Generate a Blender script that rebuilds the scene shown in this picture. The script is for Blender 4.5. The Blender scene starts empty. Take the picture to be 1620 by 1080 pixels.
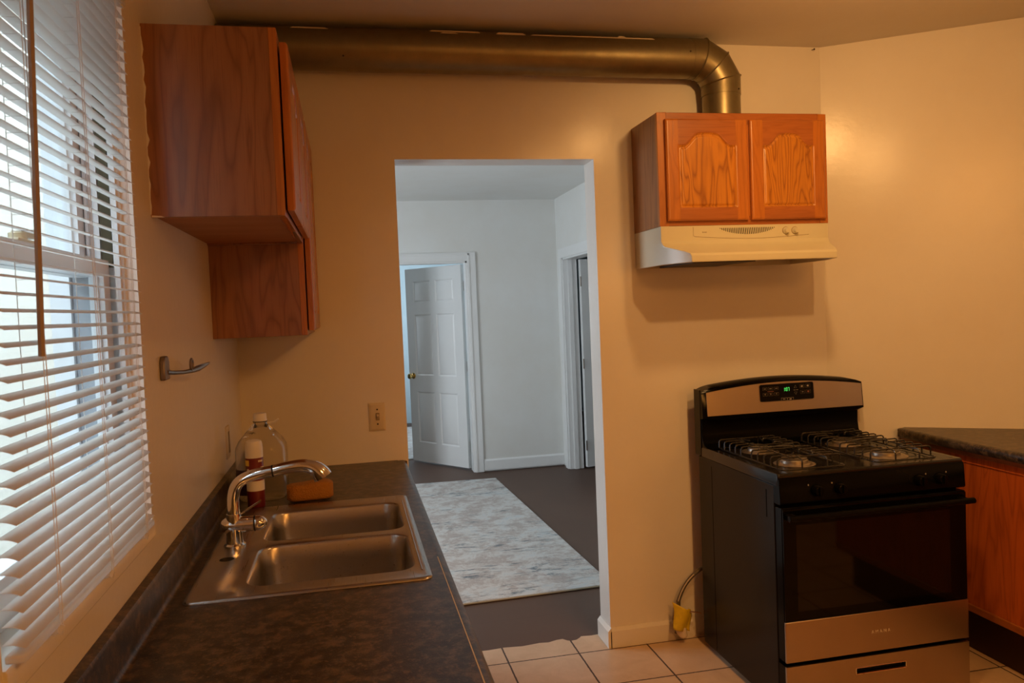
import bpy, bmesh, math, random
from mathutils import Vector, Matrix
from math import pi, sin, cos, radians
random.seed(7)
S = bpy.context.scene
COL = S.collection

# ------------------------------------------------------------------ camera
cam_d = bpy.data.cameras.new('camera'); cam = bpy.data.objects.new('camera', cam_d); COL.objects.link(cam)
cam_d.sensor_width = 36.0; cam_d.lens = 1237.0 / 1620.0 * 36.0
yaw, pitch, roll = radians(-11.755), radians(-2.349), radians(2.361)
Rz = Matrix.Rotation(yaw, 3, 'Z'); Rx = Matrix.Rotation(pitch, 3, 'X'); Ry = Matrix.Rotation(roll, 3, 'Y')
B = Rz @ Rx @ Ry
right, fwd, up = B.col[0], B.col[1], B.col[2]
M4 = Matrix((right, up, -fwd)).transposed().to_4x4()
M4.translation = Vector((0, 0, 1.48))
cam.matrix_world = M4
cam_d.clip_start = 0.02
cam_d.dof.use_dof = True; cam_d.dof.focus_distance = 3.0; cam_d.dof.aperture_fstop = 14.0
S.camera = cam

# ------------------------------------------------------------------ world, lights, exposure
S.view_settings.view_transform = 'Standard'; S.view_settings.look = 'None'
S.view_settings.exposure = 0.0; S.view_settings.gamma = 1.0; S.view_settings.use_curve_mapping = False
W = bpy.data.worlds.new('overcast_sky'); S.world = W; W.use_nodes = True
bg = W.node_tree.nodes['Background']
bg.inputs[0].default_value = (0.76, 0.89, 0.97, 1); bg.inputs[1].default_value = 4.0
# overcast sky: brighter overhead than at the horizon
_t = W.node_tree; _c = _t.nodes.new('ShaderNodeTexCoord'); _s = _t.nodes.new('ShaderNodeSeparateXYZ'); _m = _t.nodes.new('ShaderNodeMapRange')
_t.links.new(_c.outputs['Generated'], _s.inputs[0]); _t.links.new(_s.outputs[2], _m.inputs[0])
_m.inputs[1].default_value = .2; _m.inputs[2].default_value = 1.0; _m.inputs[3].default_value = 2.5; _m.inputs[4].default_value = 11.0
_t.links.new(_m.outputs[0], bg.inputs[1])

def lamp(name, kind, loc, power, color, **kw):
    d = bpy.data.lights.new(name, kind); d.energy = power; d.color = color
    for k, v in kw.items(): setattr(d, k, v)
    o = bpy.data.objects.new(name, d); COL.objects.link(o); o.location = loc
    return o
WARM = (1.0, 0.52, 0.17); WARM2 = (1.0, 0.39, 0.075)
# two shaded ceiling bulbs just above the frame (their shades cut the light upwards)
for loc, aim, pw, rad, size, col in (((1.325, 1.32, 2.41), (.30, .50, -1.0), 42, .028, 150, WARM), ((1.405, 1.98, 2.42), (.66, .56, -.50), 29, .05, 172, WARM),
                                     ((1.1, -.8, 2.40), (.08, .50, -1.0), 118, .2, 150, WARM2), ((2.4, -1.2, 1.70), (-.35, 1.0, -.22), 36, .25, 140, WARM2)):  # unseen fill spots added behind the camera to lift the shadows
    l = lamp('kitchen_bulb_and_fill', 'SPOT', loc, pw, col, shadow_soft_size=rad, spot_size=radians(size), spot_blend=1.0)
    l.rotation_euler = Vector(aim).to_track_quat('-Z', 'Y').to_euler()
DAY = (0.82, 0.91, 1.0)
l = lamp('hall_window_light', 'AREA', (-2.45, 4.9, 1.45), 69, DAY, shape='RECTANGLE', size=1.5, size_y=1.5)
l.rotation_euler = (0, radians(-90), 0)
lamp('side_room_fill', 'POINT', (2.75, 5.1, 1.9), 7, DAY, shadow_soft_size=.25)  # unseen fill, added to brighten the door slab
l = lamp('bedroom_fill_light', 'AREA', (-0.2, 9.2, 1.6), 34, DAY, shape='RECTANGLE', size=1.2, size_y=1.4)  # unseen area light added to brighten the far room
l.rotation_euler = (0, radians(-90), 0)

# ------------------------------------------------------------------ helpers: objects
def _wl(p):
    v = Vector((0, 0, 0))
    while p is not None:
        v += p.location; p = p.parent
    return v

class MB:
    def __init__(s): s.bm = bmesh.new(); s.mi = 0
    def _faces(s, fs, smooth=True):
        for f in fs: f.material_index = s.mi; f.smooth = smooth
    def box(s, x0, x1, y0, y1, z0, z1):
        v = [s.bm.verts.new((x, y, z)) for x in (x0, x1) for y in (y0, y1) for z in (z0, z1)]
        q = [(0,1,3,2),(4,6,7,5),(0,4,5,1),(2,3,7,6),(0,2,6,4),(1,5,7,3)]
        s._faces([s.bm.faces.new([v[i] for i in f]) for f in q]); return s
    def prism(s, pts, axis, a, b):
        # pts: 2D loop; axis 'x': (y,z), 'y': (x,z), 'z': (x,y)
        def P(p, t):
            return {'x': (t, p[0], p[1]), 'y': (p[0], t, p[1]), 'z': (p[0], p[1], t)}[axis]
        A = [s.bm.verts.new(P(p, a)) for p in pts]; Bv = [s.bm.verts.new(P(p, b)) for p in pts]
        n = len(pts); fs = [s.bm.faces.new(A), s.bm.faces.new(Bv[::-1])]
        for i in range(n): fs.append(s.bm.faces.new((A[i], Bv[i], Bv[(i+1) % n], A[(i+1) % n])))
        s._faces(fs); return s
    def loft(s, rings, closed=True, caps=True):
        R = [[s.bm.verts.new(p) for p in r] for r in rings]; n = len(R[0]); fs = []
        for a, b in zip(R, R[1:]):
            for i in range(n if closed else n-1):
                fs.append(s.bm.faces.new((a[i], a[(i+1) % n], b[(i+1) % n], b[i])))
        if caps and closed:
            fs.append(s.bm.faces.new(R[0][::-1])); fs.append(s.bm.faces.new(R[-1]))
        s._faces(fs); return s
    def cyl(s, p0, p1, r0, r1=None, n=24, caps=True):
        r1 = r0 if r1 is None else r1
        p0 = Vector(p0); p1 = Vector(p1); d = (p1-p0).normalized()
        u = d.orthogonal().normalized(); w = d.cross(u)
        rings = [[p + (u*cos(2*pi*i/n) + w*sin(2*pi*i/n))*r for i in range(n)] for p, r in ((p0, r0), (p1, r1))]
        return s.loft(rings, caps=caps)
    def lathe(s, prof, c, axis='z', n=32, caps=True):
        c = Vector(c); rings = []
        ex = {'z': (Vector((1,0,0)), Vector((0,1,0)), Vector((0,0,1))),
              'y': (Vector((1,0,0)), Vector((0,0,1)), Vector((0,-1,0))),
              'x': (Vector((0,1,0)), Vector((0,0,1)), Vector((1,0,0)))}[axis]
        for r, h in prof:
            rings.append([c + ex[2]*h + (ex[0]*cos(2*pi*i/n) + ex[1]*sin(2*pi*i/n))*max(r, 1e-5) for i in range(n)])
        return s.loft(rings, caps=caps)
    def tube(s, pts, r, n=8, close=False, ref=None):
        pts = [Vector(p) for p in pts]; rs = r if isinstance(r, (list, tuple)) else [r]*len(pts)
        rings = []; N = len(pts); u = None
        for i, p in enumerate(pts):
            if close: t = pts[(i+1) % N]-pts[i-1]
            else: t = pts[min(i+1, N-1)]-pts[max(i-1, 0)]
            t.normalize()
            if u is None: u = (Vector(ref) if ref else t.orthogonal())
            u = (u - t*u.dot(t)).normalized(); w = t.cross(u)
            rings.append([p + (u*cos(2*pi*k/n) + w*sin(2*pi*k/n))*rs[i] for k in range(n)])
        if close: rings.append(rings[0])
        return s.loft(rings, caps=not close)
    def grid(s, f, nu, nv, mat=None):
        V = [[s.bm.verts.new(f(i/nu, j/nv)) for j in range(nv+1)] for i in range(nu+1)]
        for i in range(nu):
            for j in range(nv):
                fc = s.bm.faces.new((V[i][j], V[i+1][j], V[i+1][j+1], V[i][j+1]))
                fc.smooth = True; fc.material_index = mat((i+.5)/nu, (j+.5)/nv) if mat else s.mi
        return V
    def build(s, name, mats, parent=None, bevel=0, seg=2, sharp=38, weld=True):
        bm = s.bm
        if weld: bmesh.ops.remove_doubles(bm, verts=bm.verts, dist=1e-6)
        bmesh.ops.recalc_face_normals(bm, faces=bm.faces)
        off = _wl(parent)
        if off.length > 0: bmesh.ops.translate(bm, verts=bm.verts, vec=-off)
        for e in bm.edges:
            if len(e.link_faces) == 2 and e.calc_face_angle(0) > radians(sharp): e.smooth = False
        me = bpy.data.meshes.new(name); bm.to_mesh(me); bm.free()
        for m in (mats if isinstance(mats, (list, tuple)) else [mats]): me.materials.append(m)
        o = bpy.data.objects.new(name, me); COL.objects.link(o)
        if parent: o.parent = parent
        if bevel:
            b = o.modifiers.new('bevel', 'BEVEL'); b.width = bevel; b.segments = seg
            b.limit_method = 'ANGLE'; b.angle_limit = radians(38); b.harden_normals = False
        return o

def thing(name, label, cat, loc, group=None):
    o = bpy.data.objects.new(name, None); COL.objects.link(o); o.location = loc; o.empty_display_size = .05
    return tag(o, label, cat, group)
def tag(o, label, cat, group=None, kind=None):
    o['label'] = label; o['category'] = cat
    if group: o['group'] = group
    if kind: o['kind'] = kind
    return o
def struct(name, mb, m, parent=None, bevel=0, label=None, **k):
    o = mb.build(name, m, parent, bevel, **k)
    if parent is None: o['kind'] = 'structure'
    if label: o['label'] = label
    return o
def text(name, body, size, loc, rot, m, parent, depth=.0004, sx=1):
    c = bpy.data.curves.new(name, 'FONT'); c.body = body; c.size = size; c.extrude = depth
    c.align_x = 'CENTER'; c.align_y = 'CENTER'
    t = bpy.data.objects.new(name + '_tmp', c); COL.objects.link(t)
    bpy.context.view_layer.update()
    me = bpy.data.meshes.new_from_object(t.evaluated_get(bpy.context.evaluated_depsgraph_get()))
    bpy.data.objects.remove(t)
    me.transform(Matrix.Translation(Vector(loc)-_wl(parent)) @ rot.to_4x4() @ Matrix.Diagonal((sx, 1, 1, 1)))
    me.materials.clear(); me.materials.append(m)
    o = bpy.data.objects.new(name, me); COL.objects.link(o); o.parent = parent
    return o

# ------------------------------------------------------------------ helpers: materials
def srgb(r, g, b):
    f = lambda c: (c/255/12.92) if c/255 <= .04045 else ((c/255+.055)/1.055)**2.4
    return (f(r), f(g), f(b), 1)
class NT:
    def __init__(s, name):
        s.m = bpy.data.materials.new(name); s.m.use_nodes = True; s.t = s.m.node_tree
        s.b = s.t.nodes['Principled BSDF']; s.out = s.t.nodes['Material Output']
    def n(s, kind, **kw):
        nd = s.t.nodes.new(kind)
        for k, v in kw.items():
            if k.startswith('i_'): nd.inputs[k[2:].replace('_', ' ')].default_value = v
            else: setattr(nd, k, v)
        return nd
    def l(s, a, b): s.t.links.new(a, b)
    def coord(s, scale=(1,1,1), rot=(0,0,0), kind='Object'):
        tc = s.n('ShaderNodeTexCoord'); mp = s.n('ShaderNodeMapping')
        mp.inputs['Scale'].default_value = scale; mp.inputs['Rotation'].default_value = rot
        s.l(tc.outputs[kind], mp.inputs[0]); return mp.outputs[0]
    def noise(s, vec, scale, detail=4, rough=.5, dist=0):
        nd = s.n('ShaderNodeTexNoise'); nd.inputs['Scale'].default_value = scale; nd.inputs['Detail'].default_value = detail
        nd.inputs['Roughness'].default_value = rough; nd.inputs['Distortion'].default_value = dist
        if vec is not None: s.l(vec, nd.inputs['Vector'])
        return nd.outputs['Fac']
    def ramp(s, fac, stops):
        r = s.n('ShaderNodeValToRGB'); e = r.color_ramp.elements
        while len(e) < len(stops): e.new(.5)
        for k, (p, c) in enumerate(stops): e[k].position = p; e[k].color = c if len(c) == 4 else (*c, 1)
        s.l(fac, r.inputs[0]); return r.outputs[0]
    def math(s, op, a, b=None, clamp=False):
        nd = s.n('ShaderNodeMath', operation=op); nd.use_clamp = clamp
        for i, v in enumerate((a, b)):
            if v is None: continue
            if isinstance(v, (int, float)): nd.inputs[i].default_value = v
            else: s.l(v, nd.inputs[i])
        return nd.outputs[0]
    def mix(s, fac, a, b, mode='MIX'):
        nd = s.n('ShaderNodeMixRGB', blend_type=mode)
        for i, v in enumerate((fac, a, b)):
            if isinstance(v, (int, float)): nd.inputs[i].default_value = v
            elif isinstance(v, tuple): nd.inputs[i].default_value = v
            else: s.l(v, nd.inputs[i])
        return nd.outputs[0]
    def bump(s, h, strength=.2, dist=.002):
        b = s.n('ShaderNodeBump'); b.inputs['Strength'].default_value = strength; b.inputs['Distance'].default_value = dist
        s.l(h, b.inputs['Height']); s.l(b.outputs[0], s.b.inputs['Normal'])
    def set(s, color=None, rough=None, metal=None, spec=None, coat=None, trans=None, ior=None, emit=None, es=None, coat_r=None, aniso=None):
        I = s.b.inputs
        def put(k, v):
            if v is None: return
            if isinstance(v, (int, float, tuple)): I[k].default_value = v
            else: s.l(v, I[k])
        put('Base Color', color); put('Roughness', rough); put('Metallic', metal); put('Specular IOR Level', spec)
        put('Coat Weight', coat); put('Transmission Weight', trans); put('IOR', ior); put('Emission Color', emit)
        put('Emission Strength', es); put('Coat Roughness', coat_r); put('Anisotropic', aniso)
        return s.m

def paint(name, col, rough=.5, mottled=.04, bumps=.15, bscale=180):
    t = NT(name); v = t.coord()
    n1 = t.noise(v, 3.0, 5, .6); n2 = t.noise(v, bscale, 3, .6)
    c = t.mix(t.ramp(n1, [(.3, (0,0,0)), (.75, (1,1,1))]), col, tuple(x*(1-mottled*2) for x in col[:3])+(1,))
    t.bump(n2, bumps, .001); return t.set(c, t.math('ADD', t.math('MULTIPLY', n1, .12), rough-.06))
def plain(name, col, rough=.5, metal=0, var=.08, vs=25, rv=.08, **k):
    t = NT(name); v = t.coord(); n = t.noise(v, vs, 4, .6)
    c = t.mix(n, tuple(x*(1-var) for x in col[:3])+(1,), tuple(min(1, x*(1+var)) for x in col[:3])+(1,))
    return t.set(c, t.math('ADD', t.math('MULTIPLY', n, rv), rough-rv/2), metal, **k)

def wood(name, base, dark, axis='z', bold=.5, rough=.33, seed=0.0, coat=.25, freq=13.0):
    """oak with open pores and cathedral figure; grain runs along axis"""
    t = NT(name); tc = t.n('ShaderNodeTexCoord'); mp = t.n('ShaderNodeMapping'); mp.inputs['Location'].default_value = (seed, seed*1.7, seed*.6)
    t.l(tc.outputs['Object'], mp.inputs[0])
    def st(k):
        sc = {'x': (k, 1, 1), 'y': (1, k, 1), 'z': (1, 1, k)}[axis]
        m = t.n('ShaderNodeMapping'); m.inputs['Scale'].default_value = sc; t.l(mp.outputs[0], m.inputs[0]); return m.outputs[0]
    big = t.noise(st(.16), 6.5, 3, .5, .6)
    rings = t.math('FRACT', t.math('MULTIPLY', big, freq))
    rings = t.math('ABSOLUTE', t.math('SUBTRACT', rings, .5))
    rings = t.math('MULTIPLY', rings, 2.0)
    ringc = t.ramp(rings, [(.0, (1,1,1)), (.28, (.35,.35,.35)), (.7, (0,0,0))])
    pores = t.noise(st(.025), 330, 3, .6); porec = t.ramp(pores, [(.52, (0,0,0)), (.68, (1,1,1))])
    tone = t.noise(st(.12), 14, 3, .5)
    c = t.mix(tone, tuple(x*1.12 for x in base[:3])+(1,), tuple(x*.82 for x in base[:3])+(1,))
    c = t.mix(t.math('MULTIPLY', ringc, bold), c, dark)
    c = t.mix(t.math('MULTIPLY', porec, .35), c, dark)
    t.bump(t.math('MULTIPLY', porec, -1), .12, .0006)
    t.set(c, t.math('ADD', t.math('MULTIPLY', tone, .15), rough-.05), 0, coat=coat, coat_r=.22)
    return t.m

# paints
M = {}
def wallmat(name, col, rough, spec=.5):
    t = NT(name); v = t.coord()
    n1 = t.noise(v, 1.7, 5, .6); n2 = t.noise(v, 38, 3, .55); n3 = t.noise(v, 420, 2, .5)
    c = t.mix(t.ramp(n1, [(.35, (0,0,0)), (.8, (1,1,1))]), col, tuple(x*k for x, k in zip(col[:3], (.93, .90, .86)))+(1,))
    t.bump(t.math('ADD', t.math('MULTIPLY', n2, .8), t.math('MULTIPLY', n3, .25)), .22, .0022)
    t.set(c, rough, spec=spec); return t.m
M['wall'] = wallmat('cream_wall_paint', (.80, .765, .70, 1), .22, .34)
M['ceil'] = wallmat('flat_ceiling_paint', (.74, .70, .62, 1), .6)
M['hallwall'] = wallmat('white_hall_paint', (.80, .81, .79, 1), .5)
M['trimw'] = paint('white_trim_enamel', (.84, .85, .84, 1), .32, .02, .05)
M['casing'] = paint('old_cream_trim', (.78, .74, .66, 1), .4, .04, .08)

# floor tile
t = NT('beige_ceramic_tile'); tc = t.n('ShaderNodeTexCoord'); sep = t.n('ShaderNodeSeparateXYZ'); t.l(tc.outputs['Object'], sep.inputs[0])
wob = t.noise(tc.outputs['Object'], 60, 3, .6)
def linedist(o, off, pitch):
    a = t.math('ADD', o, -off + 50*pitch)
    a = t.math('ADD', a, t.math('MULTIPLY', t.math('SUBTRACT', wob, .5), .004))
    f = t.math('FRACT', t.math('DIVIDE', a, pitch)); f = t.math('SUBTRACT', f, .5)
    return t.math('MULTIPLY', t.math('SUBTRACT', .5, t.math('ABSOLUTE', f)), pitch)
dx = linedist(sep.outputs[0], .589, .308); dy = linedist(sep.outputs[1], 3.17, .3)
dmin = t.math('MINIMUM', dx, dy)
g = t.ramp(t.math('MULTIPLY', dmin, 100), [(.28, (0,0,0)), (.42, (1,1,1))])
cx = t.math('FLOOR', t.math('DIVIDE', t.math('ADD', sep.outputs[0], 50*.308-.589), .308)); cy = t.math('FLOOR', t.math('DIVIDE', t.math('ADD', sep.outputs[1], 50*.3-3.17), .3))
cmb = t.n('ShaderNodeCombineXYZ'); t.l(cx, cmb.inputs[0]); t.l(cy, cmb.inputs[1])
wn = t.n('ShaderNodeTexWhiteNoise'); t.l(cmb.outputs[0], wn.inputs['Vector'])
blot = t.noise(tc.outputs['Object'], 7, 5, .65, .5)
body = t.mix(t.ramp(blot, [(.3, (0,0,0)), (.75, (1,1,1))]), (.70, .50, .32, 1), (.54, .36, .21, 1))
body = t.mix(t.math('MULTIPLY', wn.outputs[0], .18), body, (.48, .36, .27, 1))
c = t.mix(g, (.075, .05, .04, 1), body)
t.bump(g, .5, .0015); t.set(c, t.mix(g, (.8,.8,.8,1), (.36,.36,.36,1)))
M['tile'] = t.m
# hall floor: painted brown boards
t = NT('brown_painted_floor'); v = t.coord(); n1 = t.noise(v, 2.2, 5, .6); n2 = t.noise(v, 160, 2)
tc = t.n('ShaderNodeTexCoord'); sp = t.n('ShaderNodeSeparateXYZ'); t.l(tc.outputs['Object'], sp.inputs[0])
fr = t.math('FRACT', t.math('DIVIDE', t.math('ADD', sp.outputs[1], 20), .45))
seam = t.ramp(t.math('ABSOLUTE', t.math('SUBTRACT', fr, .5)), [(.0, (0,0,0)), (.006, (1,1,1))])
c = t.mix(n1, (.125, .070, .046, 1), (.090, .050, .034, 1)); c = t.mix(t.math('MULTIPLY', t.math('SUBTRACT', 1, seam), .35), c, (.05, .035, .03, 1))
t.bump(t.math('ADD', t.math('MULTIPLY', n2, .3), seam), .1, .001); M['brown'] = t.set(c, .5, spec=.25)
# laminate
t = NT('mottled_brown_laminate'); v = t.coord()
a = t.noise(v, 30, 8, .8, 0); b = t.noise(v, 120, 4, .7)
c = t.ramp(a, [(.38, (.011, .009, .008)), (.49, (.034, .026, .020)), (.61, (.13, .090, .055))])
c = t.mix(t.ramp(b, [(.55, (0,0,0)), (.72, (1,1,1))]), c, (.17, .10, .055, 1))
c = t.mix(t.ramp(b, [(.25, (1,1,1)), (.38, (0,0,0))]), c, (.018, .012, .010, 1))
fine = t.noise(v, 300, 3, .6); t.bump(t.math('ADD', fine, t.math('MULTIPLY', b, .6)), .25, .0012)
M['lam'] = t.set(c, t.math('ADD', t.math('MULTIPLY', b, .22), .24))
# woods
OAK = (.50, .165, .022, 1); OAKD = (.21, .050, .007, 1)
M['oak_v'] = wood('oak_vertical_grain', OAK, OAKD, 'z', .30, seed=.3)
M['oak_h'] = wood('oak_horizontal_grain', (.40, .125, .026, 1), OAKD, 'x', .28, seed=2.1)
M['oak_p'] = wood('oak_cathedral_panel', (.56, .215, .022, 1), (.24, .068, .008, 1), 'z', .8, freq=19, seed=5.2)
M['oak_hy'] = wood('oak_rail_grain', (.40, .125, .026, 1), OAKD, 'y', .28, seed=3.3)
M['ven'] = wood('oak_veneer_side', (.33, .135, .048, 1), (.14, .048, .016, 1), 'z', .6, seed=9.1, rough=.36)
M['ven2'] = wood('oak_veneer_base', (.58, .135, .022, 1), (.24, .045, .007, 1), 'z', .5, seed=4.4, rough=.4)
M['under'] = wood('oak_underside', (.42, .17, .06, 1), (.25, .09, .03, 1), 'x', .2, seed=6.4, rough=.55, coat=0)
# metals
def brushed(name, col, rough, axis='x', sc=500, k=.01, bs=.05):
    t = NT(name); s = {'x': (k,1,1), 'y': (1,k,1), 'z': (1,1,k)}[axis]
    n = t.noise(t.coord(s), sc, 3, .6); n2 = t.noise(t.coord(), 9, 4, .6)
    t.bump(n, bs, .0004)
    return t.set(t.mix(n2, tuple(x*.9 for x in col[:3])+(1,), col), t.math('ADD', t.math('MULTIPLY', n, .16), rough-.08), 1.0)
M['steel'] = brushed('brushed_stainless', (.49, .41, .33, 1), .34, 'x')
M['sink'] = brushed('satin_sink_steel', (.46, .43, .40, 1), .30, 'y', 300, .02, .03)
M['chrome'] = plain('polished_chrome', (.80, .80, .80, 1), .10, 1, .03)
M['black_ring'] = plain('black_rubber', (.012, .012, .012, 1), .5)
t = NT('galvanised_duct'); v = t.coord((1, 1, 1)); vs = t.coord((1, .1, .1))
n1 = t.noise(v, 14, 6, .7); n2 = t.noise(t.coord((.6, .12, .12)), 260, 3, .6)
c = t.mix(n1, (.33, .29, .17, 1), (.19, .155, .09, 1)); c = t.mix(t.ramp(n2, [(.5, (0,0,0)), (.8, (1,1,1))]), c, (.26, .20, .12, 1))
t.bump(n2, .08, .0008); M['duct'] = t.set(c, t.math('ADD', t.math('MULTIPLY', n1, .25), .27), .85)
M['brass'] = plain('polished_brass', (.78, .55, .20, 1), .18, 1)
M['nickel'] = plain('dull_nickel', (.26, .22, .18, 1), .35, 1)
M['grate'] = plain('black_grate_enamel', (.020, .018, .016, 1), .28, 0, coat=.3)
M['black'] = plain('black_enamel', (.0028, .0026, .0025, 1), .16, 0, .05, 8, rv=.02, spec=.08)
M['black_side'] = plain('black_textured_steel', (.0035, .0034, .0036, 1), .27, 0, .03, 4, rv=.01, spec=.2)
M['black_matte'] = plain('black_matte_plastic', (.004, .0036, .0034, 1), .35, spec=.08)
M['glass_blk'] = plain('oven_door_glass', (.002, .0018, .0016, 1), .06, 0, .1, spec=.15)
M['cooktop'] = plain('cooktop_enamel', (.012, .011, .010, 1), .20, 0, .25, spec=.4, coat=.1, coat_r=.2)
M['burner'] = plain('burner_aluminium', (.42, .37, .31, 1), .38, .8)
M['bcap'] = plain('burner_cap_enamel', (.10, .085, .07, 1), .33, .2)
M['mark'] = plain('pale_print', (.30, .27, .24, 1), .5)
M['markdim'] = plain('dim_print', (.12, .095, .075, 1), .5)
M['markred'] = plain('dim_red_print', (.22, .08, .05, 1), .5)
M['logo'] = plain('engraved_logo_grey', (.62, .58, .52, 1), .5, .2)
t = NT('green_clock_digits'); M['digit'] = t.set((.02, .2, .03, 1), .5, emit=(.12, 1, .16, 1), es=1.6)
M['hood'] = plain('almond_enamel', (.62, .58, .42, 1), .36, 0, .03, coat=.2, coat_r=.2)
M['hood_line'] = plain('hood_panel_seam', (.30, .22, .13, 1), .5)
M['ivory'] = plain('ivory_plastic', (.66, .56, .38, 1), .35, 0, .1)
M['ivory_dk'] = plain('grimy_ivory', (.30, .22, .12, 1), .45, 0, .3)
M['screw'] = plain('dark_screw', (.05, .035, .025, 1), .4, .6)
M['filter'] = plain('dark_grease_filter', (.05, .04, .03, 1), .5, .6)
M['yellow'] = plain('yellow_vinyl_tag', (.72, .52, .02, 1), .45, 0, .2, 60)
M['tagwhite'] = plain('pale_tag_paper', (.70, .60, .46, 1), .6)
M['hose'] = plain('grey_coated_hose', (.16, .14, .11, 1), .35, .4)
M['copper'] = plain('copper_pin', (.70, .40, .28, 1), .3, 1)
# sponge
t = NT('orange_sponge'); v = t.coord(); n = t.noise(v, 160, 4, .7); n2 = t.noise(v, 18, 3)
vo = t.n('ShaderNodeTexVoronoi'); vo.inputs['Scale'].default_value = 260; t.l(v, vo.inputs['Vector'])
t.bump(t.math('ADD', vo.outputs['Distance'], n), .7, .003)
M['sponge'] = t.set(t.mix(n, (.50, .215, .022, 1), (.28, .105, .010, 1)), .9)
# plastics / glass
t = NT('clear_jug_plastic'); n = t.noise(t.coord(), 30, 3); t.bump(n, .15, .002)
M['jug'] = t.set((.93, .92, .90, 1), .13, trans=1.0, ior=1.25)
t = NT('window_glass'); mx = t.n('ShaderNodeMixShader'); tr = t.n('ShaderNodeBsdfTransparent'); gl = t.n('ShaderNodeBsdfGlossy'); gl.inputs['Roughness'].default_value = .02
dn = t.noise(t.coord(), 4, 3); tr.inputs[0].default_value = (.94, .96, .97, 1)
t.l(t.math('ADD', t.math('MULTIPLY', dn, .04), .04), mx.inputs[0]); t.l(tr.outputs[0], mx.inputs[1]); t.l(gl.outputs[0], mx.inputs[2]); t.l(mx.outputs[0], t.out.inputs[0])
M['glass'] = t.m
M['whiteplastic'] = plain('white_cap_plastic', (.80, .78, .74, 1), .4, 0, .03)
M['redlabel'] = plain('red_label', (.17, .014, .011, 1), .35, 0, .1)
M['yellowlabel'] = plain('yellow_label', (.80, .55, .05, 1), .4)
M['bluelabel'] = plain('blue_label', (.04, .20, .42, 1), .4)
M['purplelabel'] = plain('purple_label', (.055, .018, .060, 1), .4, 0, .4, 40)
# blinds: vinyl that lets some daylight through
t = NT('white_vinyl_slat'); n = t.noise(t.coord((1, .1, 1)), 60, 3)
pb = t.b; pb.inputs['Roughness'].default_value = .32
t.l(t.mix(n, (.90, .89, .87, 1), (.86, .85, .83, 1)), pb.inputs['Base Color'])
tl = t.n('ShaderNodeBsdfTranslucent'); tl.inputs[0].default_value = (.90, .90, .88, 1); mx = t.n('ShaderNodeMixShader'); mx.inputs[0].default_value = .58
t.l(pb.outputs[0], mx.inputs[1]); t.l(tl.outputs[0], mx.inputs[2]); t.l(mx.outputs[0], t.out.inputs[0]); M['slat'] = t.m
M['cord'] = plain('white_cord', (.82, .81, .78, 1), .7)
M['wand'] = plain('tan_plastic_wand', (.34, .27, .22, 1), .25, 0, .1, coat=.5)
M['vinyl'] = paint('white_window_vinyl', (.80, .82, .84, 1), .4, .02, .03)
M['olive'] = plain('dark_olive_weatherstrip', (.075, .055, .02, 1), .6)
M['greyvinyl'] = plain('grey_sash_track', (.32, .34, .37, 1), .5)
# rug
t = NT('distressed_pale_rug'); v = t.coord(); fib = t.noise(v, 240, 3, .7)
a = t.noise(t.coord((1, .9, 1)), 5.5, 8, .8, .3); b = t.noise(t.coord((1.0, 2.4, 1)), 5.5, 7, .78, .4); w = t.noise(t.coord((1.3, 5.0, 1)), 4.2, 8, .8, .2)
c = t.ramp(a, [(.30, (.52, .60, .64)), (.46, (.66, .66, .64)), (.58, (.45, .39, .36)), (.70, (.70, .70, .69))])
c = t.mix(t.ramp(b, [(.53, (0,0,0)), (.68, (.7,.7,.7))]), c, (.34, .29, .27, 1))
band = t.noise(t.coord((.35, 1.9, 1)), 1.7, 2, .5)
bm_ = t.ramp(band, [(.52, (0,0,0)), (.60, (1,1,1))])
c = t.mix(t.math('MULTIPLY', t.ramp(w, [(.53, (0,0,0)), (.60, (1,1,1))]), bm_), c, (.085, .135, .17, 1))
c = t.mix(t.math('MULTIPLY', t.ramp(fib, [(.35, (0,0,0)), (.7, (1,1,1))]), .28), c, (.34, .33, .32, 1))
t.bump(fib, .5, .004); M['rug'] = t.set(c, .95)
M['rugedge'] = plain('rug_binding', (.42, .38, .27, 1), .9)
# siding outside
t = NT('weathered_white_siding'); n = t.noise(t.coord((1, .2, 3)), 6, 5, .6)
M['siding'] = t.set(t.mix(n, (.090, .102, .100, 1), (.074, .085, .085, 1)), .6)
M['grass'] = plain('outdoor_ground', (.40, .40, .38, 1), .9, 0, .2, 3)

# ------------------------------------------------------------------ room shell
XL, YF, ZC = -.426, 3.19, 2.595        # left wall plane, far wall plane, ceiling
WT = .135
DX0, DX1, DZ = .213, 1.048, 2.10       # doorway
WY0, WY1, WZ0, WZ1 = 1.03, 1.762, 1.070, 2.150   # window opening
# floors
fl = MB().box(-.56, 3.1, -2.3, 3.19, -.1, 0)
# ragged tile edge inside the doorway
rag = [(DX0, 3.19)]
edge = [(.213, 3.318), (.36, 3.322), (.53, 3.316), (.60, 3.322), (.68, 3.312), (.76, 3.322), (.80, 3.316), (.84, 3.330), (.868, 3.332), (.885, 3.310), (.90, 3.302), (.925, 3.306), (.945, 3.322), (.955, 3.335), (1.0, 3.330), (1.048, 3.334)]
rag += edge + [(DX1, 3.19)]
fl.prism(rag, 'z', -.1, 0.0)
struct('floor', fl, M['tile'])
hf = MB().box(-2.6, 3.7, 3.16, 10.9, -.12, -.004)
struct('floor_hall', hf, M['brown'])
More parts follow.
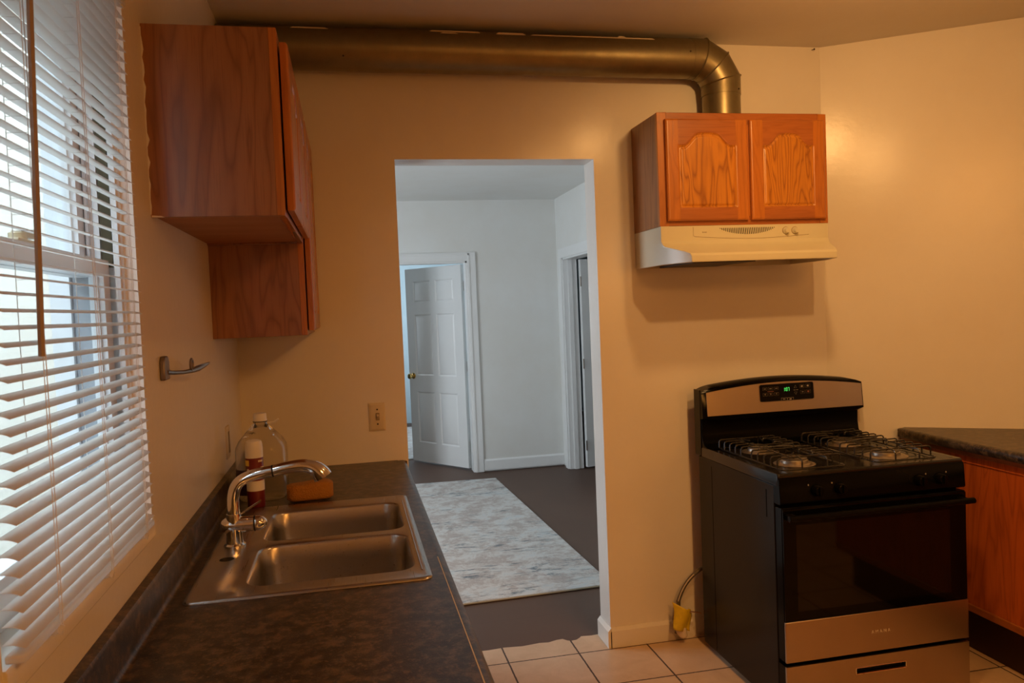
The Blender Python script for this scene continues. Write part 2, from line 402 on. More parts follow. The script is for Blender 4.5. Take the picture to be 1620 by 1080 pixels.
# kitchen walls
wl = MB()
wl.box(XL-.17, XL, -2.3, WY0, 0, ZC+.1).box(XL-.17, XL, WY1, YF+WT, 0, ZC+.1).box(XL-.17, XL, WY0, WY1, 0, WZ0).box(XL-.17, XL, WY0, WY1, WZ1, ZC+.1)
struct('wall_left', wl, M['wall'], weld=False)
wb = MB().box(-2.7, DX0, YF, YF+WT, 0, ZC+.1).box(DX1, 3.8, YF, YF+WT, 0, ZC+.1).box(DX0, DX1, YF, YF+WT, DZ, ZC+.1)
struct('wall_back', wb, M['wall'], weld=False)
ang = (.840, -.543)
ax1 = (2.126 + ang[0]*1.05, 3.19 + ang[1]*1.05)
wr = MB().prism([(2.126, 3.19), ax1, (ax1[0]+.1, 3.19)], 'z', 0, ZC+.1)
struct('wall_angled', wr, M['wall'])
struct('wall_right', MB().box(ax1[0], ax1[0]+.1, -2.3, 3.19, 0, ZC+.1), M['wall'])
struct('wall_front', MB().box(-.6, 3.2, -2.4, -2.3, 0, ZC+.1), M['wall'])
struct('ceiling', MB().box(-.6, 3.2, -2.4, YF+.01, ZC, ZC+.12), M['ceil'])
# skirting
bb = MB().box(DX1-.004, 1.425, YF-.014, YF, 0, .072).prism([(YF-.014, .072), (YF-.004, .086), (YF, .086), (YF, .072)], 'x', DX1-.004, 1.425)
bb.box(DX1-.016, DX1, YF-.014, YF+WT, 0, .072).prism([(DX1-.016, .072), (DX1-.003, .088), (DX1, .088), (DX1, .072)], 'y', YF-.014, YF+WT)
struct('baseboard_back', bb, M['wall'], weld=False)
# hall beyond the doorway
HX, HY, HZ = 1.925, 7.06, 2.484
h = MB().box(-2.7, .22, HY, HY+.13, 0, HZ+.1).box(1.078, HX+.13, HY, HY+.13, 0, HZ+.1).box(.22, 1.078, HY, HY+.13, 1.945, HZ+.1)
struct('wall_hall_back', h, M['hallwall'], weld=False)
h = MB().box(HX, HX+.12, YF+WT, 6.03, 0, HZ+.1).box(HX, HX+.12, 6.86, HY, 0, HZ+.1).box(HX, HX+.12, 6.03, 6.86, 1.93, HZ+.1)
struct('wall_hall_right', h, M['hallwall'], weld=False)
struct('wall_hall_left', MB().box(-2.7, -2.6, YF+WT, 10.9, 0, HZ+.1), M['hallwall'])
struct('ceiling_hall', MB().box(-2.7, 3.8, YF+WT, 11, HZ, HZ+.1), M['hallwall'])
struct('wall_closet', MB().box(3.6, 3.7, YF+WT, 11, 0, HZ), M['hallwall'])
t_ = paint('pale_blue_wall', (.60, .74, .80, 1), .5)
struct('wall_bedroom_back', MB().box(-2.6, 3.6, 10.6, 10.7, 0, HZ), t_)
struct('wall_bedroom_right', MB().box(HX, HX+.12, HY+.13, 10.6, 0, HZ), t_)
# hall skirting
b = MB().box(1.16, HX, HY-.014, HY, .012, .098).prism([(HY-.014, .098), (HY-.003, .112), (HY, .112), (HY, .098)], 'x', 1.16, HX)
b.box(HX-.014, HX, YF+WT, 5.93, .0, .1)
struct('baseboard_hall', b, M['trimw'], weld=False)
# door casings
def casing_back(x0, x1, z1, y):
    m = MB()
    w = .078
    for a in (x0-w, x1):
        m.box(a, a+w, y-.016, y, 0, z1+w)
        m.box(a+.008, a+.022, y-.021, y-.016, 0, z1+w-.01)
    m.box(x0, x1, y-.016, y, z1, z1+w); m.box(x0-.02, x1+.02, y-.021, y-.016, z1+w-.022, z1+w-.008)
    # lining and stop
    m.box(x0-.001, x0+.015, y-.004, y+.134, 0, z1).box(x1-.015, x1+.001, y-.004, y+.134, 0, z1).box(x0, x1, y-.004, y+.134, z1-.015, z1+.001)
    return m
struct('trim_1', casing_back(.22, 1.078, 1.935, HY), M['trimw'], weld=False)
m = MB(); y0, y1, z1, x, w = 6.03, 6.86, 1.925, HX, .085
for a in (y0-w, y1): m.box(x-.018, x, a, a+w, 0, z1+w)
m.box(x-.018, x, y0, y1, z1, z1+w)
m.box(x-.004, x+.125, y1-.016, y1+.001, 0, z1).box(x-.004, x+.125, y0-.001, y0+.016, 0, z1).box(x-.004, x+.125, y0, y1, z1-.016, z1+.001)
m.box(x+.04, x+.078, y1-.030, y1-.015, 0, z1-.015).box(x+.04, x+.078, y0+.015, y0+.030, 0, z1-.015)
struct('trim_2', m, M['trimw'], weld=False)

# six panel doors -----------------------------------------------------
def door_slab(name, hinge, ang_deg, width, height, z0=.012, knob=True, hinges=True, th=.035):
    """slab hinged at 'hinge'; ang measured from +x towards +y; built along local u, then turned"""
    a = radians(ang_deg); u = Vector((cos(a), sin(a), 0)); nrm = Vector((sin(a), -cos(a), 0))   # facing the camera side
    H = Vector((hinge[0], hinge[1], 0))
    cols = [(.14*width, .455*width), (.545*width, .86*width)]
    rows = [(.10*height, .365*height), (.45*height, .765*height), (.825*height, .935*height)]
    def depth(s, z):
        d = 0
        for c0, c1 in cols:
            for r0, r1 in rows:
                e = min(s-c0, c1-s, z-r0, r1-z)
                if e > 0:
                    if e < .012: d = e/.012*.009
                    elif e < .03: d = .009 - (e-.012)/.018*.0065
                    else: d = .0025
        return d
    m = MB()
    for sd in (1, -1):
        us = [0]; 
        def axis(segs, L):
            pts = {0, L}
            for a0, a1 in segs:
                for k in (0, .006, .012, .021, .03): pts.add(a0+k); pts.add(a1-k)
            return sorted(pts)
        U = axis(cols, width); Z = axis(rows, height)
        V = [[m.bm.verts.new(H + u*s + nrm*sd*(th/2 - depth(s, z)) + Vector((0, 0, z0+z))) for z in Z] for s in U]
        for i in range(len(U)-1):
            for j in range(len(Z)-1): f = m.bm.faces.new((V[i][j], V[i+1][j], V[i+1][j+1], V[i][j+1])); f.smooth = True
    def P(s, k, z): return H + u*s + nrm*k*th/2 + Vector((0, 0, z0+z))
    for q in ([P(0,1,0), P(0,-1,0), P(0,-1,height), P(0,1,height)], [P(width,1,0), P(width,-1,0), P(width,-1,height), P(width,1,height)],
              [P(0,1,0), P(width,1,0), P(width,-1,0), P(0,-1,0)], [P(0,1,height), P(width,1,height), P(width,-1,height), P(0,-1,height)]):
        m.bm.faces.new([m.bm.verts.new(p) for p in q])
    o = struct(name, m, M['trimw'], sharp=25)
    if knob:
        k = MB(); c = P(width-.065, 0, .86-z0)
        for sd in (1, -1):
            b0 = c + nrm*sd*th/2
            prof = [(.030, 0), (.030, .004), (.012, .010), (.010, .030), (.022, .036), (.028, .048), (.024, .060), (.008, .066)]
            rings = []
            w_ = Vector((0, 0, 1))
            for r, hh in prof: rings.append([b0 + nrm*sd*hh + (u*cos(2*pi*i/20) + w_*sin(2*pi*i/20))*r for i in range(20)])
            k.loft(rings)
        kk = k.build('door_knob', M['brass'], o); kk['label'] = 'round brass door knob'
    if hinges:
        for hz in (.2, height/2, height-.2):
            g = MB().cyl(P(-.004, 1.15, hz-.045), P(-.004, 1.15, hz+.045), .006, n=10)
            p0, p1 = P(0, .95, hz-.045), P(.03, .95, hz+.045)
            g.build('door_hinge', M['nickel'], o)
    return o
d1 = door_slab('door_1', (1.052, HY+.155), 125.5, .80, 1.905)
d1['label'] = 'white six-panel door with a brass knob standing open at the end of the hall'
d2 = door_slab('door_2', (HX+.150, 6.835), 14, .76, 1.895, knob=False)
d2['label'] = 'white door standing ajar in the right wall of the hall'

# ------------------------------------------------------------------ window
wf = MB()
# box frame standing in the wall
wf.box(XL-.165, XL-.060, WY0, WY0+.022, WZ0, WZ1).box(XL-.165, XL-.022, WY1-.012, WY1, WZ0, WZ1)
wf.box(XL-.165, XL-.060, WY0, WY1, WZ1-.022, WZ1).box(XL-.175, XL-.055, WY0, WY1, WZ0, WZ0+.020)
wn_ = struct('window_1', wf, M['vinyl'], weld=False)
wn_['label'] = 'white double-hung window behind the horizontal blind'
# jamb tracks on the right reveal
tr = MB()
for x0, x1, dpt in ((-.463, -.452, .014), (-.497, -.488, .010), (-.512, -.507, .016), (-.553, -.548, .016)):
    tr.box(x0, x1, WY1-.012-dpt, WY1-.012, WZ0+.02, WZ1-.02)
tr.build('jamb_track', M['vinyl'], wn_)
MB().box(-.486, -.466, WY1-.020, WY1-.0125, 1.60, WZ1-.02).build('weatherstrip', M['olive'], wn_)
MB().box(-.547, -.513, WY1-.016, WY1-.0125, WZ0+.02, WZ1-.02).build('side_track', M['greyvinyl'], wn_)
def sash(x0, x1, z0, z1, name, lo, hi, w=.040):
    m = MB(); a, b_ = WY0+.022, WY1-.022
    m.box(x0, x1, a, a+w, z0, z1).box(x0, x1, b_-w, b_, z0, z1).box(x0, x1, a+w, b_-w, z0, z0+lo).box(x0, x1, a+w, b_-w, z1-hi, z1)
    # inner glazing bead
    m.box(x0+.006, x1-.010, a+w, a+w+.007, z0+lo, z1-hi).box(x0+.006, x1-.010, b_-w-.007, b_-w, z0+lo, z1-hi)
    o = m.build(name, M['vinyl'], wn_, weld=False)
    c = (x0+x1)/2
    MB().box(c-.002, c+.002, a+w-.004, b_-w+.004, z0+lo-.004, z1-hi+.004).build('pane', M['glass'], o)
    return o
ls = sash(-.502, -.474, WZ0+.020, 1.613, 'lower_sash', .055, .034)
sash(-.541, -.515, 1.580, WZ1-.022, 'upper_sash', .034, .045)
lk = MB().box(-.500, -.472, 1.29, 1.37, 1.613, 1.617).cyl((-.488, 1.33, 1.617), (-.488, 1.33, 1.628), .013).box(-.496, -.480, 1.325, 1.385, 1.622, 1.631)
lk.build('sash_lock', M['ivory'], ls, .001)
# deep painted sill of the recess
sl = MB().prism([(XL-.055, WZ0-.010), (XL-.055, WZ0+.001), (XL+.003, WZ0+.001), (XL+.005, WZ0-.003), (XL+.005, 1.034), (XL+.001, 1.029), (XL-.01, 1.029)], 'y', WY0, WY1)
struct('trim_3', sl, M['wall'])

# blind --------------------------------------------------------------
BX = -.414
bl = thing('window_blind', 'white horizontal vinyl mini blind hanging over the kitchen window', 'blind', (BX, 1.385, 1.075))
y0, y1 = 1.035, 1.682
m = MB(); zs = []
z = 1.098
while z < 2.105:
    n = 6; top = []; bot = []
    for k in range(n+1):
        s_ = -1 + 2*k/n; xx = BX + s_*.0125; zz = z + .0022*(1-s_*s_) - s_*.0026
        top.append((xx, zz)); bot.append((xx, zz-.0005))
    zs.append(z)
    yy0 = y0 + random.uniform(-.002, .002); yy1 = y1 + random.uniform(-.002, .002)
    m.prism(top + bot[::-1], 'y', yy0, yy1)
    z += .0214
m.build('slats', M['slat'], bl, sharp=60)
MB().box(BX-.013, BX+.013, y0-.004, y1+.002, 2.112, 2.137).box(BX+.0128, BX+.0145, y0-.004, y1+.002, 2.106, 2.140).build('headrail', M['slat'], bl, .001)
MB().box(BX-.012, BX+.012, y0, y1, 1.076, 1.0865).build('bottom_rail', M['slat'], bl, .003)
for yl in (1.149, 1.384, 1.613):
    m = MB()
    for sx in (-.0133, .0133): m.tube([(BX+sx, yl, 1.080), (BX+sx, yl, 2.115)], .0006, 5)
    for zz in zs: m.tube([(BX-.0133, yl, zz-.0016), (BX+.0133, yl, zz-.0004)], .00045, 4)
    m.build('ladder_cord', M['cord'], bl)
    m = MB().tube([(BX+.0145, yl+.006, 1.076), (BX+.0145, yl+.006, 2.115)], .0007, 5); m.build('lift_cord', M['cord'], bl)
    m = MB().lathe([(.0035, 0), (.0055, .002), (.0055, .008), (.002, .012)], (BX+.004, yl, 1.0665), n=12).tube([(BX+.004, yl, 1.070), (BX+.013, yl+.004, 1.064), (BX+.015, yl+.009, 1.074), (BX+.008, yl+.004, 1.082)], .0008, 5)
    m.build('cord_button', M['slat'], bl)
wd = MB().cyl((-.386, 1.157, 2.105), (-.392, 1.12, 1.444), .0046, n=6).cyl((-.40, 1.158, 2.125), (-.386, 1.157, 2.105), .002, n=6)
wd.build('tilt_wand', M['wand'], bl)['label'] = 'tan hexagonal tilt wand'

# outside -------------------------------------------------------------
sd = MB(); X = -2.6
for k in range(76):
    z0 = -.4 + k*.06
    sd.prism([(X, z0), (X+.012, z0), (X+.004, z0+.062), (X, z0+.062)], 'y', -3, 9)
sd.box(X-.2, X, -3, 9, -.5, 4.2)
o = sd.build('wall_outside', M['siding'], weld=False); o['kind'] = 'structure'; o['label'] = 'pale lap siding of the neighbouring house outside the window'
struct('ground_outside', MB().box(X, XL-.17, -3, 9, -.5, -.4), M['grass'])

# ------------------------------------------------------------------ cabinet doors with arched raised panels
def cab_door(name, parent, c0, c1, z0, z1, front, facing, th=.019, arch=True, mats=None, stile=.052):
    """facing 'y-': door in the xz plane (c = x); facing 'x+'/'x-': in the yz plane (c = y)"""
    W_, H_ = c1-c0, z1-z0; r = stile; amp = min(.050, W_*.15) if arch else 0
    top0 = H_-r-.002-amp
    def topz(s):
        tt = (s-r)/(W_-2*r); tt = min(1, max(0, tt))
        q_ = min(tt, 1-tt); q_ = min(1, max(0, (q_-.085)/.25)); q_ = q_*q_*(3-2*q_)
        return top0 + amp*(.70*q_ + .30*sin(pi*tt)**2*q_)
    def dep(s, z):
        e = min(s-r, W_-r-s, z-r, (topz(s)-z)*.85)
        if e < 0: return 0.0 if e < -.004 else .0012*(1+e/.004)
        if e < .004: return .0012 + e/.004*.0050
        if e < .007: return .0062
        if e < .013: return .0062 - (e-.007)/.006*.0040
        return .0022
    def P(s, z, d):
        if facing == 'y-': return (c0+s, front+d, z0+z)
        if facing == 'x+': return (front-d, c0+s, z0+z)
        return (front+d, c0+s, z0+z)
    m = MB()
    nu, nv = max(24, int(W_/.0028)), int(H_/.0030)
    eb = .006
    def f(a, b_):
        s, z = a*W_, b_*H_
        q = min(s, W_-s, z, H_-z); d = dep(s, z)
        if q < eb: d = .0045*(1-q/eb)**1.5
        return P(s, z, d)
    def mt(a, b_):
        s, z = a*W_, b_*H_
        if s < r or s > W_-r: return 0
        if z < r or z > topz(s): return 1
        return 2
    m.grid(f, nu, nv, mt)
    # sides and back
    m.mi = 0
    A = [(0, 0), (W_, 0), (W_, H_), (0, H_)]
    bk = [m.bm.verts.new(P(s, z, th)) for s, z in A]; m.bm.faces.new(bk)
    for i in range(4):
        (s0, q0), (s1, q1) = A[i], A[(i+1) % 4]
        m.bm.faces.new([m.bm.verts.new(P(s0, q0, .0044)), m.bm.verts.new(P(s1, q1, .0044)), m.bm.verts.new(P(s1, q1, th)), m.bm.verts.new(P(s0, q0, th))])
    return m.build(name, mats or [M['oak_v'], M['oak_h'] if facing == 'y-' else M['oak_hy'], M['oak_p']], parent, sharp=50)

# cabinet over the range ------------------------------------------------
cb = thing('wall_cabinet', 'oak wall cabinet with two arched doors above the range hood', 'cabinet', (1.5875, 3.19, 1.781))
cx0, cx1, cyf, cz0, cz1 = 1.22, 1.955, 2.905, 1.782, 2.226
MB().box(cx0, cx0+.014, cyf+.018, YF, cz0, cz1).build('side_panel', M['ven'], cb); MB().box(cx1-.014, cx1, cyf+.018, YF, cz0, cz1).build('side_panel', M['ven'], cb)
MB().box(cx0+.014, cx1-.014, cyf+.018, YF-.004, cz0+.004, cz0+.016).box(cx0+.014, cx1-.014, cyf+.018, YF-.004, cz1-.016, cz1-.004).box(cx0+.014, cx1-.014, YF-.006, YF-.001, cz0, cz1).build('carcass', M['under'], cb)
ff = MB().box(cx0-.002, cx0+.036, cyf, cyf+.018, cz0, cz1).box(cx1-.036, cx1+.002, cyf, cyf+.018, cz0, cz1).box(1.572, 1.624, cyf, cyf+.018, cz0+.03, cz1-.04)
ff.mi = 1; ff.box(cx0+.036, cx1-.036, cyf, cyf+.018, cz1-.045, cz1).box(cx0+.036, cx1-.036, cyf, cyf+.018, cz0, cz0+.035)
ff.build('face_frame', [M['oak_v'], M['oak_h']], cb, .0012)
cab_door('door', cb, 1.247, 1.594, 1.800, 2.198, cyf-.0195, 'y-')
cab_door('door', cb, 1.607, 1.938, 1.800, 2.198, cyf-.0195, 'y-')

# left cabinets ----------------------------------------------------------
def left_cab(label, y0, y1, z0, z1, doors):
    c = thing('wall_cabinet', label, 'cabinet', (XL, (y0+y1)/2, z0))
    xf = -.132
    MB().box(XL, xf-.018, y0, y0+.012, z0, z1).build('side_panel', M['ven'], c, .0008); MB().box(XL, xf-.018, y1-.012, y1, z0, z1).build('side_panel', M['ven'], c, .0008)
    MB().box(XL, xf-.018, y0+.012, y1-.012, z0+.006, z0+.018).box(XL, xf-.018, y0+.012, y1-.012, z1-.014, z1-.002).box(XL, XL+.005, y0+.012, y1-.012, z0+.018, z1-.014).build('carcass', M['under'], c)
    f = MB().box(xf-.018, xf, y0-.001, y0+.040, z0, z1).box(xf-.018, xf, y1-.040, y1, z0, z1)
    f.mi = 1; f.box(xf-.018, xf, y0+.040, y1-.040, z1-.04, z1).box(xf-.018, xf, y0+.040, y1-.040, z0, z0+.038)
    f.build('face_frame', [M['oak_v'], M['oak_hy']], c, .0012)
    for a, b_ in doors: cab_door('door', c, a, b_, z0+.014, z1-.026, xf+.0235, 'x+', stile=.055)
    return c
left_cab('oak wall cabinet nearer the window, shorter one with its bare side facing us', 1.912, 2.646, 1.722, 2.156, [(1.935, 2.272), (2.284, 2.624)])
left_cab('taller oak wall cabinet hanging lower in the corner over the jug', 2.648, 3.188, 1.424, 2.156, [(2.668, 2.912), (2.922, 3.168)])
# paint smear where the near cabinet meets the wall
near = bpy.data.objects['wall_cabinet.001']
lo = [(XL+.0005, 1.726)]; rnd = random.Random(3); hi = []
for k in range(26):
    hi.append((XL+.0015+max(0, rnd.uniform(-.003, .0055))*(1 if k % 3 else .3), 1.728+k*.0168))
MB().prism([(XL+.0002, 1.728)] + hi + [(XL+.0002, 2.15)], 'y', 1.9114, 1.9122).build('paint_smear', M['wall'], near)
MB().prism([(XL+.002, 1.7215), (XL+.03, 1.7215), (XL+.022, 1.7245), (XL+.002, 1.726)], 'y', 1.9112, 1.9122).build('paint_smear', M['wall'], near)

# ------------------------------------------------------------------ range hood
hd = thing('range_hood', 'almond under-cabinet range hood with vent grille and two knobs', 'range hood', (1.5875, 3.19, 1.63))
zb = 1.630
def ring(xa, xb, yf, z): return [(xa, yf, z), (xb, yf, z), (xb, YF-.001, z), (xa, YF-.001, z)]
m = MB()
prof = [(1.7815, 1.220, 1.955, 2.903), (1.722, 1.220, 1.955, 2.903), (1.712, 1.2215, 1.9535, 2.897), (1.700, 1.226, 1.949, 2.885),
        (1.672, 1.268, 1.907, 2.785), (1.664, 1.277, 1.898, 2.765), (1.655, 1.280, 1.895, 2.7585), (zb+.004, 1.281, 1.894, 2.757), (zb, 1.282, 1.893, 2.758)]
def hring(z, xa, xb, yf, back=True):
    # plan outline: mitred front corners, full width behind the cabinet face
    q = 2.905
    return [(xa, yf, z), (xb, yf, z), (1.955, q, z), (1.955, YF-.001, z), (1.220, YF-.001, z), (1.220, q, z)]
rings = [hring(z, xa, xb, yf) for z, xa, xb, yf in prof]
# hollow underside: go back up inside
inner = [(zb, .010), (zb+.030, .012)]
for zi, k in inner:
    rings.append([(1.282+k, 2.758+k, zi), (1.893-k, 2.758+k, zi), (1.955-k, 2.905+k*.5, zi), (1.955-k, YF-.012, zi), (1.220+k, YF-.012, zi), (1.220+k, 2.905+k*.5, zi)])
m.loft(rings); m.build('canopy', M['hood'], hd, .0015, sharp=30)
# filter and lens under the canopy
MB().box(1.30, 1.56, 2.79, 3.12, zb-.002, zb+.006).build('grease_filter', M['filter'], hd)
MB().box(1.66, 1.84, 2.80, 2.92, zb+.012, zb+.028).build('lamp_lens', M['ivory'], hd)
# control strip: seam, grille, knobs, print
yf = 2.903
sm = [(1.357, 1.776), (1.357, 1.742), (1.366, 1.738)] + [(1.366 + .5*k/16, 1.738 - .011*sin(pi*k/16)) for k in range(1, 17)]
MB().tube([(x, yf-.0003, z) for x, z in sm], .0009, 5).build('panel_seam', M['hood_line'], hd)
m = MB()
for k in range(31):
    a = -1 + 2*k/30; xx = 1.592 + a*.119; bot = 1.7685 - .0235*(1-a*a)**.8 - .001
    m.prism([(xx-.0015-.002, 1.7705), (xx+.0013-.002, 1.7705), (xx+.0015, bot), (xx-.0011, bot)], 'y', yf-.0012, yf+.001)
m.build('vent_grille', M['black_matte'], hd)
for kx in (1.762, 1.803):
    k = MB().lathe([(.0135, 0), (.0135, .004), (.0115, .006), (.0105, .016), (.0095, .018)], (kx, yf, 1.755), 'y', 24)
    k.box(kx-.0018, kx+.0018, yf-.0205, yf-.0165, 1.745, 1.765)
    o = k.build('knob', M['hood'], hd)
    mk = MB().lathe([(.0158, 0), (.0158, .0004)], (kx, yf, 1.755), 'y', 24); mk.build('knob_ring', M['hood_line'], o)
RF = Matrix.Rotation(radians(90), 3, 'X')          # text facing -y
text('logo', 'broan', .0085, (1.405, yf-.0004, 1.7555), RF, M['hood_line'], hd)

# ------------------------------------------------------------------ duct
du = thing('exhaust_duct', 'round galvanised metal exhaust duct running along under the ceiling', 'duct', (1.596, 3.1015, 2.226))
R_ = .0795; yc = 3.1015; zc = 2.500; xv = 1.596
MB().cyl((-.424, yc, zc), (.05, yc, zc), R_, n=48).build('pipe', M['duct'], du)
MB().cyl((.043, yc, zc), (1.462, yc, zc), R_+.0012, n=48).build('pipe', M['duct'], du)
# gored elbow
import itertools
cz_ = zc - .128; cxe = xv - .128      # bend centre
secs = []
def sec(p, d, r):
    d = Vector(d).normalized(); u = Vector((0, 1, 0)); w = d.cross(u)
    return [Vector(p) + (u*cos(2*pi*i/48) + w*sin(2*pi*i/48))*r for i in range(48)]
def mitre(ang_):   # plane through bend centre at angle ang_ (from +z towards +x); ellipse section
    d = Vector((cos(ang_), 0, -sin(ang_))); rad = Vector((sin(ang_), 0, cos(ang_))); return d, rad
el = MB(); rb = .128
angs = [0, 15, 45, 75, 90]
def ell(a, seg_dir_a):
    a_ = radians(a); rad = Vector((sin(a_), 0, cos(a_))); k = 1/cos(radians(15)) if a in (15, 45, 75) else 1
    c = Vector((cxe, yc, cz_)) + rad*rb*k
    return [c + Vector((0, 1, 0))*cos(2*pi*i/48)*(R_+.0025) + rad*sin(2*pi*i/48)*(R_+.0025)*k for i in range(48)]
E_ = [ell(a, 0) for a in angs]
start = [Vector((1.448, p.y, p.z)) for p in E_[0]]
end = [Vector((p.x, p.y, 2.346)) for p in E_[4]]
el.loft([start] + E_ + [end]); el.build('elbow', M['duct'], du, sharp=8.5)
for a in (15, 45, 75):
    a_ = radians(a); rad = Vector((sin(a_), 0, cos(a_))); k = 1/cos(radians(15)); c = Vector((cxe, yc, cz_)) + rad*rb*k
    MB().tube([c + Vector((0,1,0))*cos(2*pi*i/40)*(R_+.0035) + rad*sin(2*pi*i/40)*(R_+.0035)*k for i in range(40)], .0032, 6, close=True).build('seam_rib', M['duct'], du)
MB().cyl((xv, yc, 2.2265), (xv, yc, 2.35), R_, n=48).build('riser', M['duct'], du)
for c_ in ((1.425, yc-R_-.0005, zc+.005), (xv+.045, yc-.068, 2.36), (.03, yc-.068, zc-.045)): MB().lathe([(.0035, 0), (.0035, .003)], c_, 'y', 10).build('screw', M['screw'], du)
# bits of tape and torn paper on top edge of the pipe
for x0, x1, za, dz in ((-.158, -.02, .058, .0035), (.36, .56, .062, .004), (.40, .47, .053, .003), (.62, .74, .057, .006), (.76, 1.28, .056, .003), (1.12, 1.16, .060, .006)):
    a = math.asin(za/R_); yy = yc - R_*cos(a) - .0022
    tp = MB().prism([(x0, zc+za), (x1, zc+za-.001), (x1-.012, zc+za+dz), (x0+.01, zc+za+dz*1.2)], 'y', yy-.001, yy+.002); tp.build('torn_tape', M['tagwhite'], du)

# ------------------------------------------------------------------ counter by the window
CT = .888; CF = .205
ct = thing('countertop', 'dark mottled laminate countertop with backsplash under the window', 'countertop', (-.11, 1.9, .85))
SX0, SX1, SY0, SY1 = -.372, .158, 1.722, 2.545
m = MB()
yA, yB = -.25, 3.188
hx0, hx1, hy0, hy1 = SX0+.012, SX1-.012, SY0+.012, SY1-.012
m.box(XL+.001, hx0, yA, yB, CT-.036, CT); m.box(hx1, CF-.018, yA, yB-.012, CT-.036, CT); m.box(hx1, .170, yB-.013, yB, CT-.036, CT)
m.box(hx0, hx1, yA, hy0, CT-.036, CT); m.box(hx0, hx1, hy1, yB, CT-.036, CT)
# rolled front edge
rp = [(CF-.018, CT)] + [(CF-.018+.018*sin(a*pi/2/6), CT-.018+.018*cos(a*pi/2/6)) for a in range(1, 7)] + [(CF-.002, CT-.036), (CF-.018, CT-.038)]
m.prism(rp, 'y', yA, yB-.03)
m.prism([(CF-.018, yB-.03), (CF, yB-.03), (CF-.004, yB-.012), (CF-.016, yB-.002), (CF-.03, yB), (CF-.03, yB-.012)], 'z', CT-.036, CT-.001)
m.build('worktop', M['lam'], ct, weld=False)
bsp = [(XL+.0005, CT), (XL+.020, CT), (XL+.020, CT+.072), (XL+.017, CT+.080), (XL+.0005, CT+.083)]
m = MB().prism(bsp, 'y', yA, yB)
cvx = XL+.020; cv = [(cvx-.001, CT-.001), (cvx+.011, CT-.0005)] + [(cvx+.011-.011*sin(a*pi/2/5), CT+.011-.011*cos(a*pi/2/5)) for a in range(0, 6)]
m.prism(cv, 'y', yA, yB)
m.build('backsplash', M['lam'], ct, weld=False)
# worn pale line near front edge
MB().box(CF-.0215, CF-.0195, 1.05, 1.88, CT-.001, CT+.0004).build('worn_edge_line', M['tagwhite'], ct)

bc = thing('base_cabinet', 'oak base cabinet under the sink counter', 'cabinet', (-.13, 1.9, 0))
fx = .170
for yy in (yA, 1.0, 1.55, 2.65, yB-.016): MB().box(XL+.002, fx-.018, yy, yy+.015, .10, CT-.0385).build('side_panel', M['ven2'], bc)
m = MB().box(XL+.002, fx-.018, yA, yB, .10, .115); m.box(fx-.075, fx-.060, yA, yB, 0, .10); m.build('carcass', M['ven2'], bc)
m = MB().box(fx-.018, fx, yA, yB-.002, CT-.085, CT-.0385).box(fx-.018, fx, yA, yB-.002, .10, .14)
for yy in (yA, .98, 1.54, 2.07, 2.64, yB-.045): m.box(fx-.018, fx, yy, yy+.042, .14, CT-.085)
m.build('face_frame', [M['oak_v']], bc)
for a, b_ in ((-.20, .38), (.40, .97), (1.01, 1.55), (1.57, 2.08), (2.10, 2.65), (2.67, 3.15)):
    m = MB().box(fx+.001, fx+.019, a, b_, .13, CT-.075).box(fx+.018, fx+.022, a+.06, b_-.06, .19, CT-.135)
    m.build('door', M['oak_v'], bc, .003)

# sink --------------------------------------------------------------
sk = thing('kitchen_sink', 'double-bowl stainless steel drop-in sink', 'sink', (-.107, 2.13, CT))
def rrect(x0, x1, y0, y1, r, z, n=7):
    P_ = []
    for (cx_, cy_, a0) in ((x1-r, y1-r, 0), (x0+r, y1-r, 90), (x0+r, y0+r, 180), (x1-r, y0+r, 270)):
        for k in range(n): a = radians(a0 + 90*k/(n-1)); P_.append((cx_+r*cos(a), cy_+r*sin(a), z))
    return P_
bowls = [(-.255, .128, 1.788, 2.102), (-.255, .128, 2.142, 2.462)]
m = MB(); bm = m.bm
zt = CT+.0045
outer = [rrect(SX0, SX1, SY0, SY1, .022, CT+.0006), rrect(SX0+.002, SX1-.002, SY0+.002, SY1-.002, .020, CT+.004), rrect(SX0+.006, SX1-.006, SY0+.006, SY1-.006, .018, zt+.0015), rrect(SX0+.014, SX1-.014, SY0+.014, SY1-.014, .016, zt)]
R = [[bm.verts.new(p) for p in r] for r in outer]; n = len(R[0])
for a, b_ in zip(R, R[1:]):
    for i in range(n): bm.faces.new((a[i], a[(i+1) % n], b_[(i+1) % n], b_[i]))
edges = []
def loop_edges(L): return [bm.edges.get((L[i], L[(i+1) % len(L)])) or bm.edges.new((L[i], L[(i+1) % len(L)])) for i in range(len(L))]
edges += loop_edges(R[-1])
for bx0, bx1, by0, by1 in bowls:
    D_ = .165
    prf = [(0, 0, .048), (.0025, -.0015, .047), (.006, -.008, .045), (.009, -.05, .045), (.014, -D_+.035, .045), (.020, -D_+.014, .046), (.034, -D_+.002, .048), (.055, -D_, .04)]
    RR = [[bm.verts.new(p) for p in rrect(bx0+i_, bx1-i_, by0+i_, by1-i_, r_, zt+dz)] for i_, dz, r_ in prf]
    for a, b_ in zip(RR, RR[1:]):
        for i in range(n): bm.faces.new((a[i], a[(i+1) % n], b_[(i+1) % n], b_[i]))
    bm.faces.new(RR[-1]); edges += loop_edges(RR[0])
